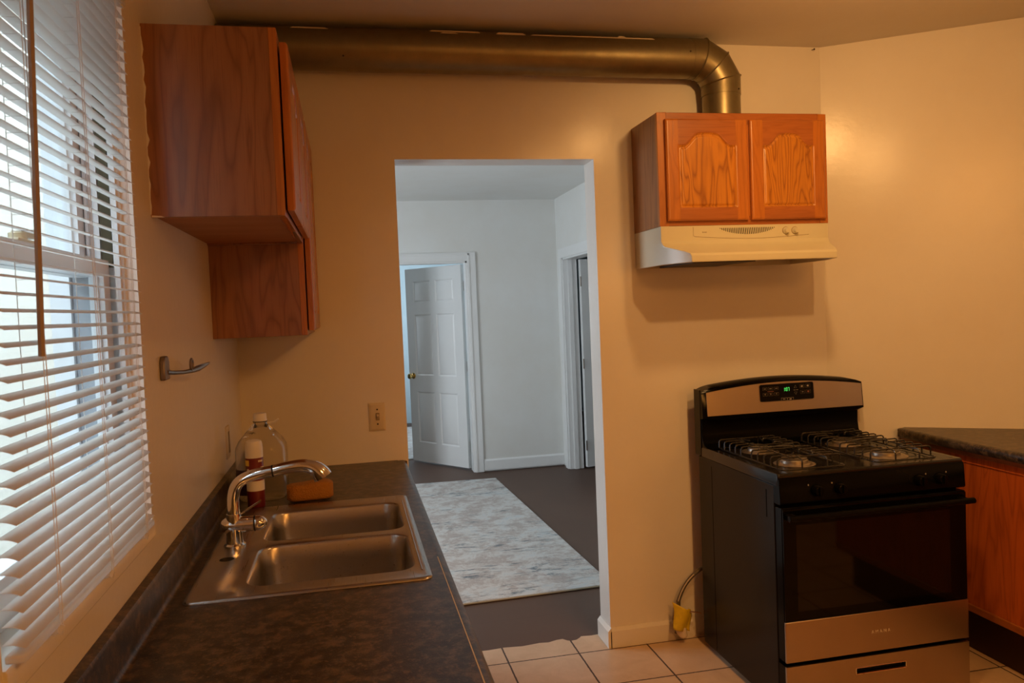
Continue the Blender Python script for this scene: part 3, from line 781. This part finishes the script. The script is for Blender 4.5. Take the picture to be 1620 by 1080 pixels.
# hole behind the faucet
hc = (-.322, 2.018); hole = [bm.verts.new((hc[0]+.018*cos(2*pi*i/20), hc[1]+.018*sin(2*pi*i/20), zt)) for i in range(20)]
hole2 = [bm.verts.new((v.co.x, v.co.y, zt-.03)) for v in hole]
for i in range(20): bm.faces.new((hole[i], hole[(i+1) % 20], hole2[(i+1) % 20], hole2[i]))
edges += loop_edges(hole)
bmesh.ops.triangle_fill(bm, use_beauty=True, use_dissolve=False, edges=edges)
for f in bm.faces: f.smooth = True
so = m.build('basin', M['sink'], sk, sharp=60)
so['label'] = 'brushed steel rim with two bowls'
for bx0, bx1, by0, by1 in bowls:
    c = ((bx0+bx1)/2, (by0+by1)/2, zt-.165)
    MB().lathe([(.055, .0005), (.053, .003), (.044, .0015), (.040, -.004), (.001, -.005)], c, n=32).build('drain', M['chrome'], sk)
MB().tube([(.138, 1.78, zt+.0008), (.138, 2.47, zt+.0008)], .0016, 6).build('ledge_line', M['sink'], sk)

# faucet ---------------------------------------------------------------
fy = 2.135; fx_ = -.318
fc = thing('faucet', 'chrome single-lever pull-out kitchen faucet', 'faucet', (fx_, fy, zt))
MB().lathe([(.0275, 0), (.0275, .004), (.022, .008), (.0205, .02), (.0195, .048), (.021, .056)], (fx_, fy, zt), n=32).build('base', M['chrome'], fc)
bz = .947
m = MB().lathe([(.006, -.034), (.014, -.030), (.0205, -.020), (.0215, -.008), (.0205, .010), (.0195, .050)], (fx_, fy, bz), 'x', 32).lathe([(.0205, -.018), (.0195, 0), (.018, .016)], (fx_, fy, bz+.014), n=28)
m.build('valve_body', M['chrome'], fc)
MB().lathe([(.0200, .0505), (.0200, .0535)], (fx_, fy, bz), 'x', 32).build('seal_ring', M['black_ring'], fc)
hnd = MB().lathe([(.0190, .054), (.0195, .062), (.016, .074), (.008, .082), (.001, .084)], (fx_, fy, bz), 'x', 28)
# thin lever blade rising from the valve toward the bowls
hnd.loft([[(fx_+.060, fy-.008, bz+.012), (fx_+.066, fy-.008, bz+.018), (fx_+.066, fy+.008, bz+.018), (fx_+.060, fy+.008, bz+.012)],
          [(fx_+.072, fy-.075, bz+.040), (fx_+.074, fy-.075, bz+.044), (fx_+.082, fy-.067, bz+.044), (fx_+.080, fy-.067, bz+.040)]])
hnd.bm.free(); hnd = MB().lathe([(.0190, .054), (.0195, .062), (.016, .074), (.008, .082), (.001, .084)], (fx_, fy, bz), 'x', 28)
def flat(p, w, h): return [(p[0], p[1]-w, p[2]-h), (p[0], p[1]+w, p[2]-h), (p[0], p[1]+w, p[2]+h), (p[0], p[1]-w, p[2]+h)]
hnd.loft([flat((fx_+.010, fy+.030, bz+.018), .004, .0022), flat((fx_+.030, fy+.032, bz+.030), .0055, .0025), flat((fx_+.066, fy+.036, bz+.050), .007, .0022)])
hnd.build('lever_handle', M['chrome'], fc)
def bez(P_, n):
    out = []
    for i in range(n+1):
        t_ = i/n; a = [Vector(p) for p in P_]
        while len(a) > 1: a = [a[k].lerp(a[k+1], t_) for k in range(len(a)-1)]
        out.append(a[0])
    return out
neck = [Vector((fx_, fy, bz+.02)), Vector((fx_+.001, fy, bz+.05))] + bez([(fx_+.001, fy, bz+.062), (fx_+.004, fy, bz+.118), (fx_+.028, fy, bz+.126), (fx_+.102, fy, bz+.134)], 14)
MB().tube(neck, [.0165, .0155] + [.0150]*15, 24, ref=(0, 1, 0)).build('spout', M['chrome'], fc)
MB().cyl(neck[-1], neck[-1]+Vector((.004, 0, .0003)), .0158, n=24).build('seal_ring', M['black_ring'], fc)
h0 = neck[-1] + Vector((.004, 0, .0003))
head = bez([h0, h0+Vector((.05, 0, .008)), h0+Vector((.106, 0, .020)), h0+Vector((.126, 0, -.026))], 14)
MB().tube(head, [.0152, .0156, .0159, .0161, .0163, .0166, .017, .0175, .018, .019, .0203, .0216, .0230, .0243, .0250], 24, ref=(0, 1, 0)).build('spray_head', M['chrome'], fc)

# jug, bottle, sponge ---------------------------------------------------
jc = (-.302, 2.700, CT)
jg = thing('water_jug', 'clear plastic gallon jug with a white cap in the corner behind the faucet', 'jug', jc)
def sq(r, z, k=.80, n=40):   # superellipse-ish rounded square section
    P_ = []
    for i in range(n):
        a = 2*pi*i/n; c_, s_ = cos(a), sin(a); e = 2/3.2*(k/.8)
        P_.append((jc[0]+r*math.copysign(abs(c_)**e, c_), jc[1]+r*math.copysign(abs(s_)**e, s_), jc[2]+z))
    return P_
def cr(r, z, n=40): return [(jc[0]+r*cos(2*pi*i/n), jc[1]+r*sin(2*pi*i/n), jc[2]+z) for i in range(n)]
outer = [sq(.064, .001), sq(.077, .006), sq(.081, .018), sq(.081, .075), sq(.0795, .080), sq(.081, .085), sq(.082, .160), sq(.080, .176), sq(.070, .196, .9), cr(.055, .214), cr(.034, .238), cr(.0225, .250), cr(.0195, .262)]
inner = [[(jc[0]+(p[0]-jc[0])*.975, jc[1]+(p[1]-jc[1])*.975, p[2]+.0012) for p in r] for r in outer[::-1]]
MB().loft(outer + inner).build('body', M['jug'], jg, sharp=60)
m = MB().tube([(jc[0]+.026, jc[1]-.01, jc[2]+.250), (jc[0]+.046, jc[1]-.012, jc[2]+.252), (jc[0]+.060, jc[1]-.014, jc[2]+.262)], [.005, .004, .003], 8); m.build('pull_tab', M['whiteplastic'], jg)
MB().lathe([(.0225, .256), (.0225, .262), (.021, .264), (.021, .280), (.019, .283)], jc, n=32).build('cap', M['whiteplastic'], jg)
MB().lathe([(.0235, .2555), (.0235, .2580)], jc, n=32).build('cap_ring', M['black_ring'], jg)
m = MB(); m.loft([[ (jc[0]+(p[0]-jc[0])*1.012, jc[1]+(p[1]-jc[1])*1.012, p[2]) for p in sq(.081, z)][18:31] for z in (.028, .110)], closed=False); m.build('label_band', M['purplelabel'], jg)

btc = (-.312, 2.577, CT+.001)
bt = thing('cleaner_bottle', 'slim red-labelled spray can with a white domed top in front of the jug', 'bottle', btc)
MB().lathe([(.0255, 0), (.027, .004), (.027, .155), (.0265, .158)], btc, n=32).build('can', M['redlabel'], bt, .001)
MB().lathe([(.0272, .158), (.0272, .186), (.0262, .200), (.0235, .209), (.016, .214), (.001, .215)], btc, n=32).build('cap', M['whiteplastic'], bt)
MB().lathe([(.0274, .054), (.0274, .086)], btc, n=32).build('white_band', M['whiteplastic'], bt)
def arcpatch(a0, a1, z0, z1, r):
    m = MB(); rings = []
    for z in (z0, z1): rings.append([(btc[0]+r*cos(radians(a)), btc[1]+r*sin(radians(a)), CT+z) for a in [a0+(a1-a0)*k/6 for k in range(7)]])
    m.loft(rings, closed=False); return m
arcpatch(195, 240, .135, .153, .0277).build('yellow_sticker', M['yellowlabel'], bt)
arcpatch(200, 238, .100, .112, .0277).build('blue_sticker', M['bluelabel'], bt)
arcpatch(218, 238, .114, .126, .0277).build('white_dot', M['whiteplastic'], bt)
arcpatch(315, 350, .104, .130, .0277).build('white_swoosh', M['whiteplastic'], bt)
arcpatch(300, 335, .146, .152, .0277).build('print_line', M['tagwhite'], bt)

m = MB(); sc = Vector((-.148, 2.612, CT+.031)); ra = radians(4)
rings = []
for k in range(13):
    t_ = -1 + 2*k/12; w_ = (1-abs(t_)**5)**.35 if abs(t_) < 1 else .0
    w_ = max(w_, .42)
    rr = []
    for i in range(28):
        a = 2*pi*i/28; c_, s_ = cos(a), sin(a)
        yy = .038*math.copysign(abs(c_)**.45, c_)*w_; zz = .029*math.copysign(abs(s_)**.45, s_)*(w_*.4+.6) 
        zz += .003*sin(t_*3.0) if zz > 0 else 0
        xx = t_*.073
        rr.append(sc + Vector((xx*cos(ra)-yy*sin(ra), xx*sin(ra)+yy*cos(ra), zz)))
    rings.append(rr)
m.loft(rings)
sp_ = m.build('sponge', M['sponge']); tag(sp_, 'big orange sponge lying on the counter behind the faucet spout', 'sponge')
sp_.location = (0, 0, 0)

# ------------------------------------------------------------------ wall fittings
hk = thing('wall_hook', 'small dull metal bracket arm screwed to the left wall', 'hook', (XL, 1.93, 1.375))
m = MB().prism([(1.905, 1.350), (1.955, 1.350), (1.955, 1.392), (1.945, 1.405), (1.915, 1.405), (1.905, 1.392)], 'x', XL, XL+.012); m.build('mounting_plate', M['nickel'], hk, .003)
m = MB().tube([(XL+.010, 1.930, 1.368), (-.408, 1.960, 1.364), (-.400, 2.03, 1.360), (-.392, 2.09, 1.359), (-.384, 2.13, 1.362), (-.377, 2.165, 1.366)], [.0055, .005, .005, .006, .008, .006], 10)
m.build('arm', M['nickel'], hk)
m = MB().loft([flat((-.386, 2.115, 1.361), .004, .008), flat((-.376, 2.165, 1.366), .016, .006), flat((-.367, 2.20, 1.371), .012, .0025)])
m.build('tip', M['nickel'], hk, .002)
m = MB().tube([(-.390, 2.085+.015*cos(a), 1.374+.015*sin(a)) for a in [2*pi*k/16 for k in range(16)]], .0032, 8, close=True); m.build('loop', M['nickel'], hk)

def plate(name, label, cat, axis, c, w, h):
    o = thing(name, label, cat, c); m = MB()
    if axis == 'y':
        m.loft([[(c[0]-w+i, c[1]-d, c[2]-h+i), (c[0]+w-i, c[1]-d, c[2]-h+i), (c[0]+w-i, c[1]-d, c[2]+h-i), (c[0]-w+i, c[1]-d, c[2]+h-i)] for i, d in ((0, 0), (.0005, .003), (.008, .0055), (.010, .0060))])
    else:
        m.loft([[(c[0]+d, c[1]-w+i, c[2]-h+i), (c[0]+d, c[1]+w-i, c[2]-h+i), (c[0]+d, c[1]+w-i, c[2]+h-i), (c[0]+d, c[1]-w+i, c[2]+h-i)] for i, d in ((0, 0), (.0005, .003), (.008, .0055), (.010, .0060))])
    m.build('cover_plate', M['ivory'], o, sharp=15); return o
sw = plate('light_switch', 'ivory toggle light switch plate left of the doorway', 'switch', 'y', (.095, YF, 1.070), .033, .057)
yy = YF-.006
MB().box(.0895, .1045, yy-.0012, yy+.001, 1.056, 1.086).build('toggle_slot', M['ivory_dk'], sw)
MB().loft([[(.0920, yy-.0005, 1.064), (.1020, yy-.0005, 1.064), (.1020, yy-.0005, 1.080), (.0920, yy-.0005, 1.080)], [(.0935, yy-.013, 1.074), (.1005, yy-.013, 1.074), (.1005, yy-.013, 1.081), (.0935, yy-.013, 1.081)]]).build('toggle', M['ivory'], sw)
for zz in (1.100, 1.041): MB().lathe([(.0035, 0), (.0033, .0015), (.001, .002)], (.0965, yy, zz), 'y', 12).build('screw', M['screw'], sw)
ot = plate('wall_outlet', 'ivory outlet cover plate on the left wall above the backsplash', 'outlet', 'x', (XL, 2.815, 1.066), .034, .055)
MB().prism([(2.803, 1.030), (2.827, 1.030), (2.827, 1.102), (2.803, 1.102)], 'x', XL+.005, XL+.0075).build('socket_face', M['ivory_dk'], ot)

m = MB().tube([(2.088, YF-.0, 2.583), (2.088, YF-.018, 2.581)], .0018, 8).lathe([(.004, .018), (.004, .020)], (2.088, YF, 2.581), 'y', 10)
nl = m.build('nail', M['screw']); tag(nl, 'tiny dark nail in the wall just under the ceiling by the right corner', 'nail')

# ------------------------------------------------------------------ gas range
gx0, gx1, gyf, gyb = 1.432, 2.180, 2.450, 3.085
gz = .868
rg = thing('gas_range', 'black and stainless freestanding gas range against the back wall', 'stove', ((gx0+gx1)/2, (gyf+gyb)/2, 0))
m = MB().box(gx0+.002, gx1-.002, gyf+.034, gyb, .020, .826); m.build('body', M['black_side'], rg, .003)
# embossed outline on the side panels
xx = gx0+.0018
MB().box(xx-.0006, xx+.001, 2.965, 2.968, .03, .80).build('side_crease', M['black'], rg)
MB().box(xx-.001, xx+.001, 2.535, 2.539, .70, .80).build('side_crease', M['black'], rg)
for fx2, fy2 in ((gx0+.05, gyf+.08), (gx1-.05, gyf+.08), (gx0+.05, gyb-.06), (gx1-.05, gyb-.06)):
    MB().lathe([(.018, 0), (.018, .008), (.008, .010), (.008, .022)], (fx2, fy2, 0), n=16).build('foot', M['black_matte'], rg)
# cooktop with raised rim
ctp = MB()
rim = [rrect(gx0, gx1, gyf+.006, gyb-.03, .006, .828), rrect(gx0, gx1, gyf+.002, gyb-.03, .008, .862), rrect(gx0+.003, gx1-.003, gyf+.006, gyb-.03, .008, gz), rrect(gx0+.018, gx1-.018, gyf+.022, gyb-.035, .010, gz), rrect(gx0+.030, gx1-.030, gyf+.036, gyb-.045, .02, gz-.009)]
ctp.loft(rim); ctp.build('cooktop', M['cooktop'], rg, sharp=40)
# control panel (slightly sloped)
cp = [(gyf+.004, .858), (gyf-.004, .848), (gyf-.010, .768), (gyf-.004, .762), (gyf+.035, .762), (gyf+.035, .858)]
MB().prism(cp, 'x', gx0+.001, gx1-.001).build('control_panel', M['black'], rg, .002)
for kx in (1.572, 1.664, 1.985, 2.070):
    k = MB().lathe([(.021, 0), (.021, .006), (.0185, .010), (.0165, .024), (.015, .026)], (kx, gyf-.007, .806), 'y', 28).box(kx-.004, kx+.004, gyf-.040, gyf-.030, .791, .821)
    o = k.build('knob', M['black'], rg, .0012)
    s_ = -1 if kx < 1.8 else 1
    mx_ = kx + s_*.029
    MB().box(mx_-.002, mx_+.002, gyf-.0085, gyf-.006, .823, .828).build('burner_mark', M['mark'], rg)
# oven door
dyf = gyf-.014
dm = MB().box(gx0+.004, gx1-.004, dyf+.004, gyf+.033, .206, .752)
od = dm.build('oven_door', M['black'], rg, .003)
MB().box(gx0+.006, gx1-.006, dyf-.001, dyf+.0045, .352, .748).build('door_glass', M['glass_blk'], od, .001)
MB().box(gx0+.055, gx1-.075, dyf-.0014, dyf-.0004, .385, .690).build('window_border', plain('dark_oven_window', (.004, .003, .002, 1), .05, 0, .1, spec=.30), od)
MB().box(gx0+.004, gx1-.004, dyf-.003, dyf+.006, .207, .351).build('steel_strip', M['steel'], od, .002)
text('logo', 'A M A N A', .0165, (1.810, dyf-.0034, .277), RF, M['logo'], od)
hz = .722
m = MB().tube([(gx0+.012, dyf-.030, hz), (gx1+.004, dyf-.030, hz)], .011, 16)
for hx in (gx0+.03, gx1-.03): m.box(hx-.014, hx+.014, dyf-.030, dyf+.002, hz-.010, hz+.010)
m.build('door_handle', M['black_matte'], od, .002)
# drawer
dr = MB()
sx0, sx1, sz0, sz1 = 1.708, 1.908, .134, .156
A = [gx0+.004, sx0, sx1, gx1-.004]; Bz = [.035, sz0, sz1, .193]
for i in range(3):
    for j in range(3):
        if i == 1 and j == 1: continue
        dr.box(A[i], A[i+1], dyf-.003, dyf+.006, Bz[j], Bz[j+1])
do = dr.build('storage_drawer', M['steel'], rg, 0, weld=False)
MB().box(gx0+.004, gx1-.004, dyf+.0065, gyf+.033, .035, .193).build('drawer_box', M['black'], do)
m = MB().tube([(sx0-.002, dyf-.0032, sz1), (sx1+.002, dyf-.0032, sz1)], .0022, 8).tube([(sx0-.002, dyf-.0032, sz0), (sx1+.002, dyf-.0032, sz0)], .0026, 8).tube([(sx0-.001, dyf-.0032, sz0), (sx0-.001, dyf-.0032, sz1)], .002, 8).tube([(sx1+.001, dyf-.0032, sz0), (sx1+.001, dyf-.0032, sz1)], .002, 8)
m.build('finger_pull', M['chrome'], do)
MB().box(gx0+.03, gx1-.03, gyf+.06, gyf+.07, 0.0, .035).build('toe_plate', M['black_matte'], rg)
# backguard
def topz(x): t_ = (x-gx0)/(gx1-gx0); return 1.112 + .030*sin(pi*min(1, max(0, t_)))**.9 + .002
bgf = 3.022
m = MB(); N = 26; rings = []
for k in range(N+1):
    x = gx0 + (gx1+.010-gx0)*k/N; z = topz(x); z0 = .978
    e = min(k, N-k); sh = (.010 if e == 0 else .003 if e == 1 else 0)
    rings.append([(x, bgf+sh, z0+sh), (x, bgf-.006+sh, z0+.012), (x, bgf+.004+sh, z-.014-sh), (x, bgf+.016, z-.003-sh), (x, gyb+.02, z-sh), (x, gyb+.02, z0)])
m.loft(rings); bgo = m.build('backguard', M['black'], rg, sharp=40)
# lower recess curving down to the cooktop
lw = [(gyb+.02, .985), (bgf+.022, .985), (bgf+.024, .930), (bgf+.018, .895), (bgf+.002, .876), (bgf-.03, .8675), (gyb-.02, .83), (gyb+.02, .83)]
MB().prism(lw, 'x', gx0+.002, gx1-.006).build('riser_panel', M['black'], bgo, .002)
MB().box(gx0-.001, gx0+.004, bgf+.030, gyb+.022, .830, 1.108).build('end_plate', M['black_side'], bgo)
# steel fascia follows the arched top
m = MB(); rings = []
for k in range(N+1):
    x = gx0+.016 + (gx1-.010-gx0-.016+.008)*k/N; z = topz(x)-.019; z0 = 1.000
    f_ = lambda zz: bgf-.006 + (zz-.990)/(topz(x)-.014-.990)*.010
    rings.append([(x, f_(z0)-.0018, z0), (x, f_(z)-.0018, z), (x, f_(z)+.002, z), (x, f_(z0)+.002, z0)])
m.loft(rings); m.build('steel_fascia', M['steel'], bgo, sharp=40)
# display
dx0, dx1, dz0, dz1 = 1.690, 1.945, 1.044, 1.1165
def fy_(z): return bgf-.006 + (z-.990)/(.135)*.010 - .0022
m = MB(); r_ = rrect(dx0, dx1, dz0, dz1, .008, 0, 5)
m.loft([[(p[0], fy_(p[1])-.0004, p[1]) for p in r_], [(p[0], fy_(p[1])+.004, p[1]) for p in r_]])
dsp = m.build('display_panel', M['glass_blk'], bgo)
MB().tube([(p[0], fy_(p[1])-.0005, p[1]) for p in r_], .0012, 6, close=True).build('display_rim', M['nickel'], dsp)
def seg7(x, z, ch, w=.0062, h=.0155, th=.0014):
    S7 = {'0': 'abcdef', '1': 'bc', '7': 'abc'}[ch]; m = MB()
    R7 = {'a': (x, x+w, z+h-th, z+h), 'b': (x+w-th, x+w, z+h/2, z+h), 'c': (x+w-th, x+w, z, z+h/2), 'd': (x, x+w, z, z+th), 'e': (x, x+th, z, z+h/2), 'f': (x, x+th, z+h/2, z+h), 'g': (x, x+w, z+h/2-th/2, z+h/2+th/2)}
    for c_ in S7:
        a, b_, c0, c1 = R7[c_]; m.box(a+.0003, b_-.0003, fy_(z+h/2)-.0012, fy_(z+h/2)-.0004, c0+.0003, c1-.0003)
    return m
for ch, xx in (('1', 1.802), ('0', 1.8145), ('7', 1.8235)):
    seg7(xx, 1.0835, ch).build('clock_digit', M['digit'], dsp)
for zz in (1.0875, 1.0945): MB().box(1.8110, 1.8125, fy_(zz)-.0012, fy_(zz)-.0004, zz-.0008, zz+.0008).build('clock_colon', M['digit'], dsp)
def rectline(x, z, w, h, mat, fill=False, t_=.0008):
    m = MB(); f0 = fy_(z)-.0010; f1 = fy_(z)-.0002
    if fill: m.box(x-w/2, x+w/2, f0, f1, z-h/2, z+h/2)
    else:
        m.box(x-w/2, x+w/2, f0, f1, z+h/2-t_, z+h/2).box(x-w/2, x+w/2, f0, f1, z-h/2, z-h/2+t_).box(x-w/2, x-w/2+t_, f0, f1, z-h/2, z+h/2).box(x+w/2-t_, x+w/2, f0, f1, z-h/2, z+h/2)
    return m.build('button', mat, dsp, weld=False)
for i, xx in enumerate((1.716, 1.742, 1.769)):
    rectline(xx, 1.098, .021, .013, M['markdim']); rectline(xx, 1.098, .011, .0022, M['mark'], True)
    rectline(xx, 1.074, .021, .013, M['markdim']); rectline(xx, 1.075, .0065, .0065, M['markdim'], True)
rectline(1.742, 1.0862, .030, .0025, M['markred'], True)
for zz, s_ in ((1.1005, 1), (1.0725, -1)):
    f0 = fy_(zz)-.001; P3 = [(1.859-.0065, f0, zz-s_*.005), (1.859+.0065, f0, zz-s_*.005), (1.859, f0, zz+s_*.006)]
    MB().tube(P3, .0006, 5, close=True).build('button', M['mark'], dsp)
rectline(1.854, 1.0862, .009, .0018, M['mark'], True); rectline(1.867, 1.0862, .009, .0018, M['mark'], True)
for xx, zz, mt_ in ((1.890, 1.100, 'markdim'), (1.918, 1.101, 'markdim'), (1.892, 1.076, 'markdim'), (1.919, 1.0765, 'markred')):
    rectline(xx, zz, .022, .015, M['markdim']); rectline(xx, zz, .009, .007 if mt_ == 'markred' or zz > 1.09 else .002, M[mt_] if mt_ == 'markred' else M['mark'], True)
rectline(1.803, 1.050, .028, .012, M['mark'], False, .0010); rectline(1.803, 1.050, .011, .003, M['mark'], True)
rectline(1.833, 1.050, .028, .012, M['mark'], False, .0010); rectline(1.833, 1.049, .010, .006, M['mark'], True)
# burners
bur = [(1.612, 2.640, .050), (1.612, 2.905, .042), (2.000, 2.640, .054), (2.000, 2.905, .044)]
for bx, by, br in bur:
    o = MB().lathe([(br+.026, -.0085), (br+.020, -.006), (br+.006, -.008), (br, -.004), (br*.98, .006), (br*.90, .009), (br*.88, .010)], (bx, by, gz), n=36).build('burner', M['burner'], rg)
    MB().lathe([(br*.90, .0102), (br*.92, .013), (br*.82, .017), (br*.3, .018), (.001, .018)], (bx, by, gz), n=36).build('burner_cap', M['bcap'], o)
# wire grates: one per side, wires bent like staples towards each burner
def grate(x0, x1):
    m = MB(); r = .0030; zt_ = gz+.034; zb_ = gz-.006
    y0_, y1_ = gyf+.062, 3.000; xc = (x0+x1)/2
    # base frame lying on the cooktop
    base = [(x0, y0_, zb_+.006), (x1, y0_, zb_+.006), (x1, y1_, zb_+.006), (x0, y1_, zb_+.006)]
    def rod(pts): m.tube(pts, r, 8)
    fr = []
    for (px_, py_, a0) in ((x1-.02, y1_-.02, 0), (x0+.02, y1_-.02, 90), (x0+.02, y0_+.02, 180), (x1-.02, y0_+.02, 270)):
        for k in range(4): a = radians(a0+30*k); fr.append((px_+.02*cos(a), py_+.02*sin(a), zb_+.004))
    m.tube(fr, r, 8, close=True)
    # two long rails on top
    for by in (2.640, 2.905):
        # fingers from left and right sides
        for dy_ in (-.092, -.046, 0.0, .046, .092):
            L = .058 if abs(dy_) < .03 else .080 if abs(dy_) < .06 else (x1-x0)/2
            for s_ in (-1, 1):
                xe = x0 if s_ < 0 else x1
                xi = xc + s_*((x1-x0)/2-L)
                pts = [(xe, by+dy_, zb_+.004), (xe, by+dy_, zt_-.010), (xe-s_*.003, by+dy_, zt_-.003), (xe-s_*.010, by+dy_, zt_), (xi, by+dy_*.92, zt_)]
                if abs(dy_) < .06: pts += [(xi-s_*.004, by+dy_*.92, zt_-.003), (xi-s_*.006, by+dy_*.92, zt_-.012)]
                rod(pts)
    for s_, ye in ((-1, y0_), (1, y1_)):
        for dx_ in (-.05, .05):
            yi = ye - s_*.075
            rod([(xc+dx_, ye, zb_+.004), (xc+dx_, ye, zt_-.010), (xc+dx_, ye-s_*.003, zt_-.003), (xc+dx_, ye-s_*.010, zt_), (xc+dx_*.55, yi, zt_)])
    for dx_ in (-.062, .062): rod([(xc+dx_, 2.640-.095, zt_-.001), (xc+dx_*1.0, 2.905+.095, zt_-.001)])
    rod([(xc-.09, 2.745, zt_), (xc+.09, 2.800, zt_)]); rod([(xc-.09, 2.800, zt_), (xc+.09, 2.745, zt_)])
    return m
grate(1.488, 1.742).build('grate', M['grate'], rg, weld=False)
grate(1.868, 2.124).build('grate', M['grate'], rg, weld=False)

# gas hose --------------------------------------------------------------
gh = thing('gas_hose', 'grey flexible gas hose with a yellow tag curling out behind the range', 'hose', (1.36, 3.15, .09))
hp = bez([(1.500, 3.120, .345), (1.430, 3.135, .315), (1.375, 3.140, .275), (1.345, 3.142, .185)], 14)
MB().tube(hp, .0085, 12).build('hose', M['hose'], gh)
MB().tube([p+Vector((-.004, -.007, .002)) for p in hp[6:]], .0022, 8).build('hose_stripe', M['tagwhite'], gh)
MB().tube([hp[-1], hp[-1]+Vector((-.003, .002, -.06)), (1.336, 3.150, .04)], .0095, 12).build('hose_end', M['hose'], gh)
m = MB()
def ftag(a, b_):
    xx = 1.312 + a*.080; zz = .188 - b_*.112 + a*(-.030) - (.030*a*(1-b_)*.5)
    if a > .8: zz += .006
    return (xx + .006*sin(b_*5), 3.122 + .012*cos(a*5+b_*2) - .004*b_, zz)
m.grid(ftag, 12, 12)
o = m.build('yellow_tag', M['yellow'], gh); sol = o.modifiers.new('s', 'SOLIDIFY'); sol.thickness = .0015
m = MB(); m.grid(lambda a, b_: (1.318+a*.050+.006*b_, 3.1275+.008*cos(a*4), .090 - a*.020 - b_*.055*(.6+.4*sin(pi*a))), 8, 6)
o = m.build('paper_tag', M['tagwhite'], gh); sol = o.modifiers.new('s', 'SOLIDIFY'); sol.thickness = .001
MB().tube([(1.385, 3.118, .142), (1.410, 3.116, .138), (1.436, 3.114, .130)], .0028, 8).build('copper_pin', M['copper'], gh)

# ------------------------------------------------------------------ right counter
rc = thing('base_cabinet', 'oak base cabinet on the right beside the range', 'cabinet', (2.6, 1.9, 0))
RX = 2.372
def wallx(y): return 2.126 + (3.19-y)/.543*.840
foot = [(RX+.020, 1.35), (ax1[0]-.004, 1.35), (ax1[0]-.004, ax1[1]-.004), (RX+.020, 3.19-(RX+.020-2.126)*.543/.84-.004)]
MB().prism(foot, 'z', .205, .850).build('carcass', M['ven2'], rc)
yb = 3.19-(RX-2.126)*.543/.84-.006
MB().box(RX, RX+.0195, 1.35, yb, .235, .850).build('end_panel', M['ven2'], rc)
MB().box(RX-.004, RX, 1.35, yb, .828, .851).box(RX-.001, RX, 1.35, yb, .826, .829).build('top_rail', M['oak_hy'], rc, .001)
MB().box(RX-.0035, RX-.0005, 1.35, yb, .800, .803).build('rail_edge_strip', M['ven2'], rc)  # thin raised veneer strip along the rail's lower edge
MB().box(RX-.006, RX+.0195, 1.35, yb, .204, .234).build('bottom_rail', M['oak_hy'], rc, .003)
MB().prism([(2.466, 1.35), (ax1[0]-.01, 1.35), (ax1[0]-.01, ax1[1]-.01), (2.466, 2.955)], 'z', 0, .205).build('toe_kick', plain('dark_shaded_toe_board', (.045, .016, .007, 1), .5), rc)  # dark base board; its colour also holds the shade of the recess
rt = thing('countertop', 'dark mottled laminate countertop with rounded edge to the right of the range', 'countertop', (2.6, 1.9, .852))
CX = 2.335
m = MB(); z0, z1 = .852, .888
yw = lambda x: 3.19-(x-2.126)*.543/.84-.003
m.prism([(CX+.02, 1.33), (ax1[0]-.003, 1.33), (ax1[0]-.003, ax1[1]-.004), (CX+.02+.03, yw(CX+.05)), (CX+.02, yw(CX+.05)-.02)], 'z', z0, z1)
rp = [(CX+.02, z1), (CX+.010, z1-.0015), (CX+.004, z1-.007), (CX+.001, z1-.016), (CX+.002, z1-.028), (CX+.008, z0-.002), (CX+.02, z0-.002)]
yt = yw(CX+.05)-.02
m.prism(rp, 'y', 1.33, yt)
m.prism([(CX+.001, yt), (CX+.02, yt), (CX+.05, yw(CX+.05)), (CX+.03, yt+.024), (CX+.010, yt+.012)], 'z', z0, z1-.003)
m.build('worktop', M['lam'], rt, weld=False)

# ------------------------------------------------------------------ rugs
def rug(name, label, pts, th=.009):
    m = MB().prism(pts, 'z', -.002, th); o = m.build(name, [M['rug']])
    b = o.modifiers.new('bevel', 'BEVEL'); b.width = .003; b.segments = 2
    return tag(o, label, 'rug')
r1 = rug('area_rug', 'pale blue and grey distressed area rug on the brown hall floor', [(-.75, 3.82), (1.300, 3.905), (1.200, 6.715), (-.86, 6.80)])
MB().tube([(-.75, 3.818, .003), (1.300, 3.903, .003)], .0045, 6).build('binding', M['rugedge'], r1)
rug('area_rug', 'pale rug in the far room seen past the open six-panel door', [(-.9, 7.95), (.9, 7.95), (.9, 10.2), (-.9, 10.2)])
